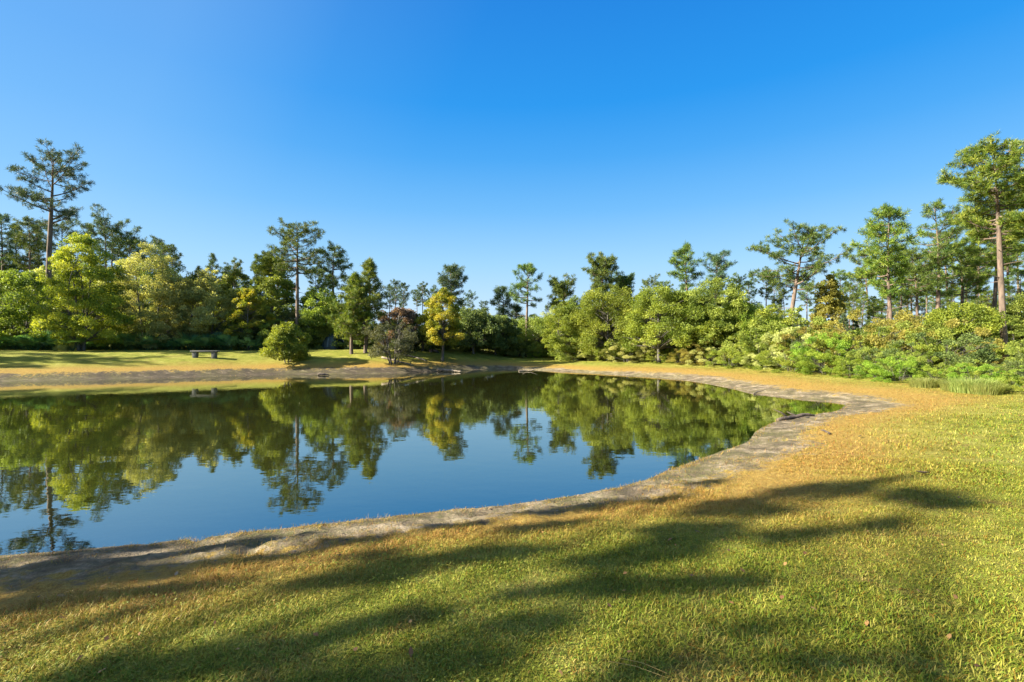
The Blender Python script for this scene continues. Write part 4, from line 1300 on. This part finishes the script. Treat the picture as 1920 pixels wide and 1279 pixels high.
g = Geo(); g.add(*dome_patch(0, 2 * math.pi, 0, 1, 0.72, 1.3, 49, 14)); mesh_obj('tent_body', g.mesh('tent_body'), M['tent'], tent)
g = Geo(); g.add(*dome_patch(-1.78, -1.62, 0.08, 0.52, 0.735, 1.325)); mesh_obj('door_flap', g.mesh('door_flap'), M['tent_light'], tent)
g = Geo(); g.add(*dome_patch(-1.3, -0.98, 0.05, 0.5, 0.735, 1.325)); mesh_obj('window_panel', g.mesh('window_panel'), M['teal'], tent)
for a0 in (math.pi / 4, 3 * math.pi / 4):
    g = Geo(); pts = []
    for v in np.linspace(0, 1, 9):
        p, _ = dome_patch(a0, a0 + .001, v, v + .001, 0.74, 1.33, 2, 2); pts.append(p[0])
    for v in np.linspace(1, 0, 9)[1:]:
        p, _ = dome_patch(a0 + math.pi, a0 + math.pi + .001, v, v + .001, 0.74, 1.33, 2, 2); pts.append(p[0])
    g.tube(pts, np.full(len(pts), 0.012), 5); mesh_obj('tent_pole', g.mesh('tent_pole'), M['tent_light'], tent)

# ------------------------------------------------------------------ driftwood and sticks
def log(px, py, pts, rad, mat, label, zoff=0.0, onwater=False, name='driftwood', cat='driftwood', branches=()):
    d = 20.0
    for _ in range(40):
        x, y = at(px, d)
        zz = max(0.0, gz(x, y))
        d = d + 0.5 * ((CAM_Z - zz) * F / (py - 640.0) - d)
    x, y = at(px, d)
    g = Geo()
    rng = np.random.default_rng(int(px))
    P = []
    for (a, b, c) in pts:
        wx, wy = x + a, y + b
        base = 0.0 if onwater else max(gz(wx, wy), 0.0)
        P.append((a, b, base + c + zoff))
    n = 4 * (len(P) - 1) + 1
    t = np.linspace(0, len(P) - 1, n)
    PP = np.stack([np.interp(t, range(len(P)), [p[k] for p in P]) for k in range(3)], 1) + rng.normal(size=(n, 3)) * rad * 0.15
    rr = np.interp(np.linspace(0, 1, n), [0, .6, 1], [rad, rad * .8, rad * .35]) * rng.uniform(.85, 1.15, n)
    g.tube(PP, rr, 8)
    for (i, dx, dy, dz) in branches:
        b = PP[i]
        g.tube(np.stack([b, b + np.array([dx, dy, dz]) * .55 + rng.normal(size=3) * .02, b + np.array([dx, dy, dz])]), [rad * .45, rad * .35, rad * .12], 5)
    o = mesh_obj(name, g.mesh(name), M[mat], None, (x, y, 0))
    tag(o, label, cat)
    return o


log(1490, 786, [(-0.55, -0.15, 0.02), (-0.1, -0.05, 0.06), (0.35, 0.06, 0.08), (0.6, 0.1, 0.04)], 0.055, 'wood_dark', 'dark wet forked driftwood at the water edge near the right point', branches=((3, -0.35, 0.1, 0.22), (6, -0.25, 0.12, 0.1)))
log(987, 697, [(-0.55, 0, 0.03), (-0.1, 0.1, 0.05), (0.35, 0.0, 0.06), (0.75, 0.1, 0.22)], 0.035, 'wood_pale', 'pale branch floating on the pond near the middle of the far shore', onwater=True, branches=((6, -0.4, 0.05, 0.14),))
log(845, 688, [(-1.0, 0.6, 0.10), (-0.4, 0.25, 0.10), (0.25, -0.1, 0.09), (0.8, -0.5, 0.06)], 0.09, 'wood_pale', 'pale fallen log lying down the far bank below the golden tree')
log(745, 691, [(-1.2, 0.5, 0.08), (-0.3, 0.1, 0.08), (0.5, -0.2, 0.07), (1.2, -0.5, 0.05)], 0.07, 'wood_pale', 'long grey fallen branch below the small grey olive tree')
log(775, 686, [(-1.3, 0.5, 0.09), (-0.4, 0.2, 0.07), (0.6, -0.3, 0.07), (1.1, -0.6, 0.05)], 0.06, 'wood_pale', 'second grey fallen branch, higher on the bank under the olive tree')
log(812, 680, [(-0.3, 0.15, 0.12), (0, 0, 0.16), (0.3, -0.1, 0.12), (0.45, -0.2, 0.1)], 0.14, 'wood_dark', 'short dark stump of wood at the top of the far bank')
log(607, 695, [(-0.35, 0, 0.06), (0, 0, 0.08), (0.3, 0.05, 0.05)], 0.07, 'wood_dark', 'short dark piece of driftwood on the far left sand')
log(1422, 738, [(-0.25, -0.1, 0.02), (0.05, 0.15, 0.03), (0.35, 0.25, 0.03)], 0.02, 'wood_pale', 'thin pale stick on the mud of the far right bank')
log(1545, 812, [(-0.05, -0.25, 0.03), (0, 0, 0.05), (0.06, 0.2, 0.03)], 0.022, 'wood_dark', 'small dark stick where the dry grass meets the right bank')
for i, (px, py, dx, lab) in enumerate([(1205, 1262, 0.11, 'long dry pine straw lying in the foreground grass'), (1192, 1268, 0.13, 'second dry pine straw beside the first in the foreground grass')]):
    o = log(px, py, [(-dx, 0.06, 0.045), (0, 0.0, 0.05), (dx, -0.09, 0.05)], 0.0013, 'straw', lab, name='pine_straw', cat='pine straw')

# a curled brown leaf on the lawn
def curled_leaf(px, py, s, label):
    d = 6.0
    for _ in range(40):
        x, y = at(px, d); d = d + 0.5 * ((CAM_Z - gz(x, y)) * F / (py - 640.0) - d)
    x, y = at(px, d)
    u = np.linspace(-1, 1, 7); v = np.linspace(-1, 1, 5)
    U, Vv = np.meshgrid(u, v, indexing='ij')
    w = (1 - U ** 2) ** 0.6 * 0.45 + 0.02
    P = np.stack([U, Vv * w, 0.35 * (Vv * w) ** 2 * 3 + 0.25 * U ** 2], -1).reshape(-1, 3) * s
    i, j = np.meshgrid(np.arange(6), np.arange(4), indexing='ij')
    Q = np.stack([i * 5 + j, (i + 1) * 5 + j, (i + 1) * 5 + j + 1, i * 5 + j + 1], -1).reshape(-1, 4)
    o = mesh_obj('fallen_leaf', make_mesh('fallen_leaf', P, [Q], smooth=True), M['wood_dark'], None, (x, y, gz(x, y) + 0.035))
    o.rotation_euler = (0.3, 0.1, px)
    m = o.modifiers.new('thick', 'SOLIDIFY'); m.thickness = 0.002
    tag(o, label, 'leaf')


curled_leaf(1730, 892, 0.075, 'dark curled dead leaf on the sunny right lawn')
curled_leaf(1612, 822, 0.05, 'small dark dead leaf on the dry orange grass at right')

# ------------------------------------------------------------------ grass blades
def blades(name, n, r0, r1, power, lmin, lmax, wid, label, fov=None, seed=1):
    rng = np.random.default_rng(seed)
    u = rng.random(n)
    rr = (r0 ** power + u * (r1 ** power - r0 ** power)) ** (1 / power)
    half = R(fov if fov else 180)
    a = math.pi / 2 + (rng.random(n) * 2 - 1) * half
    x = rr * np.cos(a); y = rr * np.sin(a)
    zn = zone_of(x, y)
    dens = sstep(0.85, 1.5, zn + 1.25 * fbm(x, y, 1.3, 3) + 0.5 * fbm(x, y, 6, 2))
    tuft = 0.45 + 0.55 * sstep(-0.25, 0.25, fbm(x + 9, y, 9.0, 2))
    fringe = 0.5 * np.exp(-((zn - 0.09) / 0.07) ** 2) + 0.16 * (zn > 0.12) * sstep(-0.05, 0.3, fbm(x + 50, y, 2.2, 3))
    fringe = fringe + 0.30 * sstep(2.6, 4.5, x) * sstep(15, 12, y) * sstep(0.3, 0.7, zn) * sstep(-0.2, 0.25, fbm(x + 20, y, 1.8, 3))
    keep = rng.random(n) < np.maximum(dens, fringe) * tuft
    x, y, rr, zn = x[keep], y[keep], rr[keep], zn[keep]
    n = len(x)
    z = height(x, y) - 0.004
    az = rng.random(n) * 6.283
    tilt = np.clip(rng.normal(1.02, 0.32, n), 0.15, 1.5)
    L = rng.uniform(lmin, lmax, n) * (0.75 + 0.5 * sstep(-0.3, 0.3, fbm(x, y, 1.1, 3)))
    dryn = sstep(3.2, 1.2, zn)
    L = L * (1 + 0.25 * dryn)
    W = wid * rng.uniform(0.6, 1.25, n) * (1 - 0.35 * dryn)
    H = np.stack([np.cos(az), np.sin(az), np.zeros(n)], 1)
    S = np.stack([-np.sin(az), np.cos(az), np.zeros(n)], 1)
    up = np.array([0, 0, 1.0])
    b = np.stack([x, y, z], 1)
    d1 = H * np.sin(tilt * 0.6)[:, None] + up * np.cos(tilt * 0.6)[:, None]
    d2 = H * np.sin(np.minimum(tilt * 1.35, 1.75))[:, None] + up * np.cos(np.minimum(tilt * 1.35, 1.75))[:, None]
    m = b + d1 * (L * 0.5)[:, None]
    t = m + d2 * (L * 0.5)[:, None]
    tw = unit(S + rng.normal(size=(n, 3)) * 0.25)
    V = np.stack([b - tw * (W * 0.35)[:, None], b + tw * (W * 0.35)[:, None], m + tw * (W * 0.5)[:, None], m - tw * (W * 0.5)[:, None], t], 1).reshape(-1, 3)
    k = np.arange(n)[:, None] * 5
    Q = k + [0, 1, 2, 3]; T = k + [3, 2, 4]
    rv = rng.random(n)
    me = make_mesh(name, V, [Q, T], {'rnd': np.repeat(rv, 5), 'zone': np.repeat(zn, 5)}, smooth=False)
    o = mesh_obj(name, me, M['blade'])
    tag(o, label, 'grass', kind='stuff')


blades('grass', 820000, 1.4, 9.5, 0.95, 0.018, 0.052, 0.0050, 'short mown grass in green straw and orange patches near the pond', fov=62, seed=3)
blades('lawn_grass', 300000, 8.0, 34.0, 1.0, 0.035, 0.075, 0.012, 'short sunlit grass on the banks round the pond', fov=56, seed=4)


# ------------------------------------------------------------------ litter, broad leaved weeds and bits on the bank
def scatter_leaves(name, n, region, size, mat, label, lift, seed, flat=0.8, ok=None):
    rng = np.random.default_rng(seed)
    x = rng.uniform(region[0], region[1], n); y = rng.uniform(region[2], region[3], n)
    if ok is not None:
        k = ok(x, y, rng); x, y = x[k], y[k]
    n = len(x)
    az = rng.random(n) * 6.283
    el = rng.normal(0, 0.35, n) + (1 - flat)
    U = np.stack([np.cos(az) * np.cos(el), np.sin(az) * np.cos(el), np.sin(el)], 1)
    S = np.stack([-np.sin(az), np.cos(az), rng.normal(0, 0.3, n)], 1)
    L = size * rng.uniform(0.5, 1.3, n); W = L * rng.uniform(0.35, 0.6, n)
    C = np.stack([x, y, height(x, y) + lift * rng.uniform(0.3, 1.0, n)], 1)
    a = C - U * (L * 0.5)[:, None]; t = C + U * (L * 0.5)[:, None]
    m1 = C - U * (L * 0.1)[:, None] + S * (W * 0.5)[:, None] + [0, 0, .004]; m2 = C - U * (L * 0.1)[:, None] - S * (W * 0.5)[:, None] + [0, 0, .004]
    k1 = C + U * (L * 0.28)[:, None] + S * (W * 0.36)[:, None]; k2 = C + U * (L * 0.28)[:, None] - S * (W * 0.36)[:, None]
    V = np.stack([a, m2, k2, t, k1, m1], 1).reshape(-1, 3)
    k = np.arange(n)[:, None] * 6
    Q = np.vstack([k + [0, 1, 2, 5], k + [5, 2, 3, 4]])
    me = make_mesh(name, V, [Q], {'rnd': ('FACE', np.tile(rng.random(n), 2))})
    o = mesh_obj(name, me, M[mat])
    tag(o, label, 'litter' if 'fallen' in name or 'litter' in name else 'weeds', kind='stuff')


M['litter'] = leaf_mat('dry_leaf', [(0.10, 0.05, 0.025), (0.24, 0.12, 0.045), (0.40, 0.24, 0.09)], 0.2)
M['debris'] = leaf_mat('dark_bark_bits', [(0.03, 0.022, 0.016), (0.07, 0.05, 0.036), (0.22, 0.17, 0.12)], 0.05)
M['clover'] = leaf_mat('broad_weed_leaf', [(0.10, 0.16, 0.02), (0.19, 0.25, 0.03), (0.33, 0.36, 0.06)], 0.35)
scatter_leaves('fallen_leaves', 1500, (-8, 12, 1.5, 12), 0.045, 'litter', 'small brown dead leaves scattered through the grass', 0.035, 21, ok=lambda x, y, r: (zone_of(x, y) > 0.7) & (r.random(len(x)) < 0.3 + 0.7 * sstep(0.05, 0.4, fbm(x, y, 0.8, 2))))
scatter_leaves('broad_leaved_weeds', 26000, (-5, 1.5, 1.5, 5.2), 0.02, 'clover', 'low broad leaved weeds growing through the nearest grass', 0.04, 22, ok=lambda x, y, r: (zone_of(x, y) > 1.35) & (r.random(len(x)) < sstep(0.0, 0.45, fbm(x + 3, y, 0.7, 3) + 0.12 * sstep(1, -3, x))))
scatter_leaves('bank_litter', 24000, (-30, 14, 3.5, 38), 0.042, 'debris', 'dark bits of bark and dead leaf lying on the bare bank', 0.012, 23, ok=lambda x, y, r: (zone_of(x, y) > 0.06) & (zone_of(x, y) < 1.25) & (r.random(len(x)) < 0.15 + 0.85 * sstep(0.0, 0.4, fbm(x, y, 1.6, 3))))
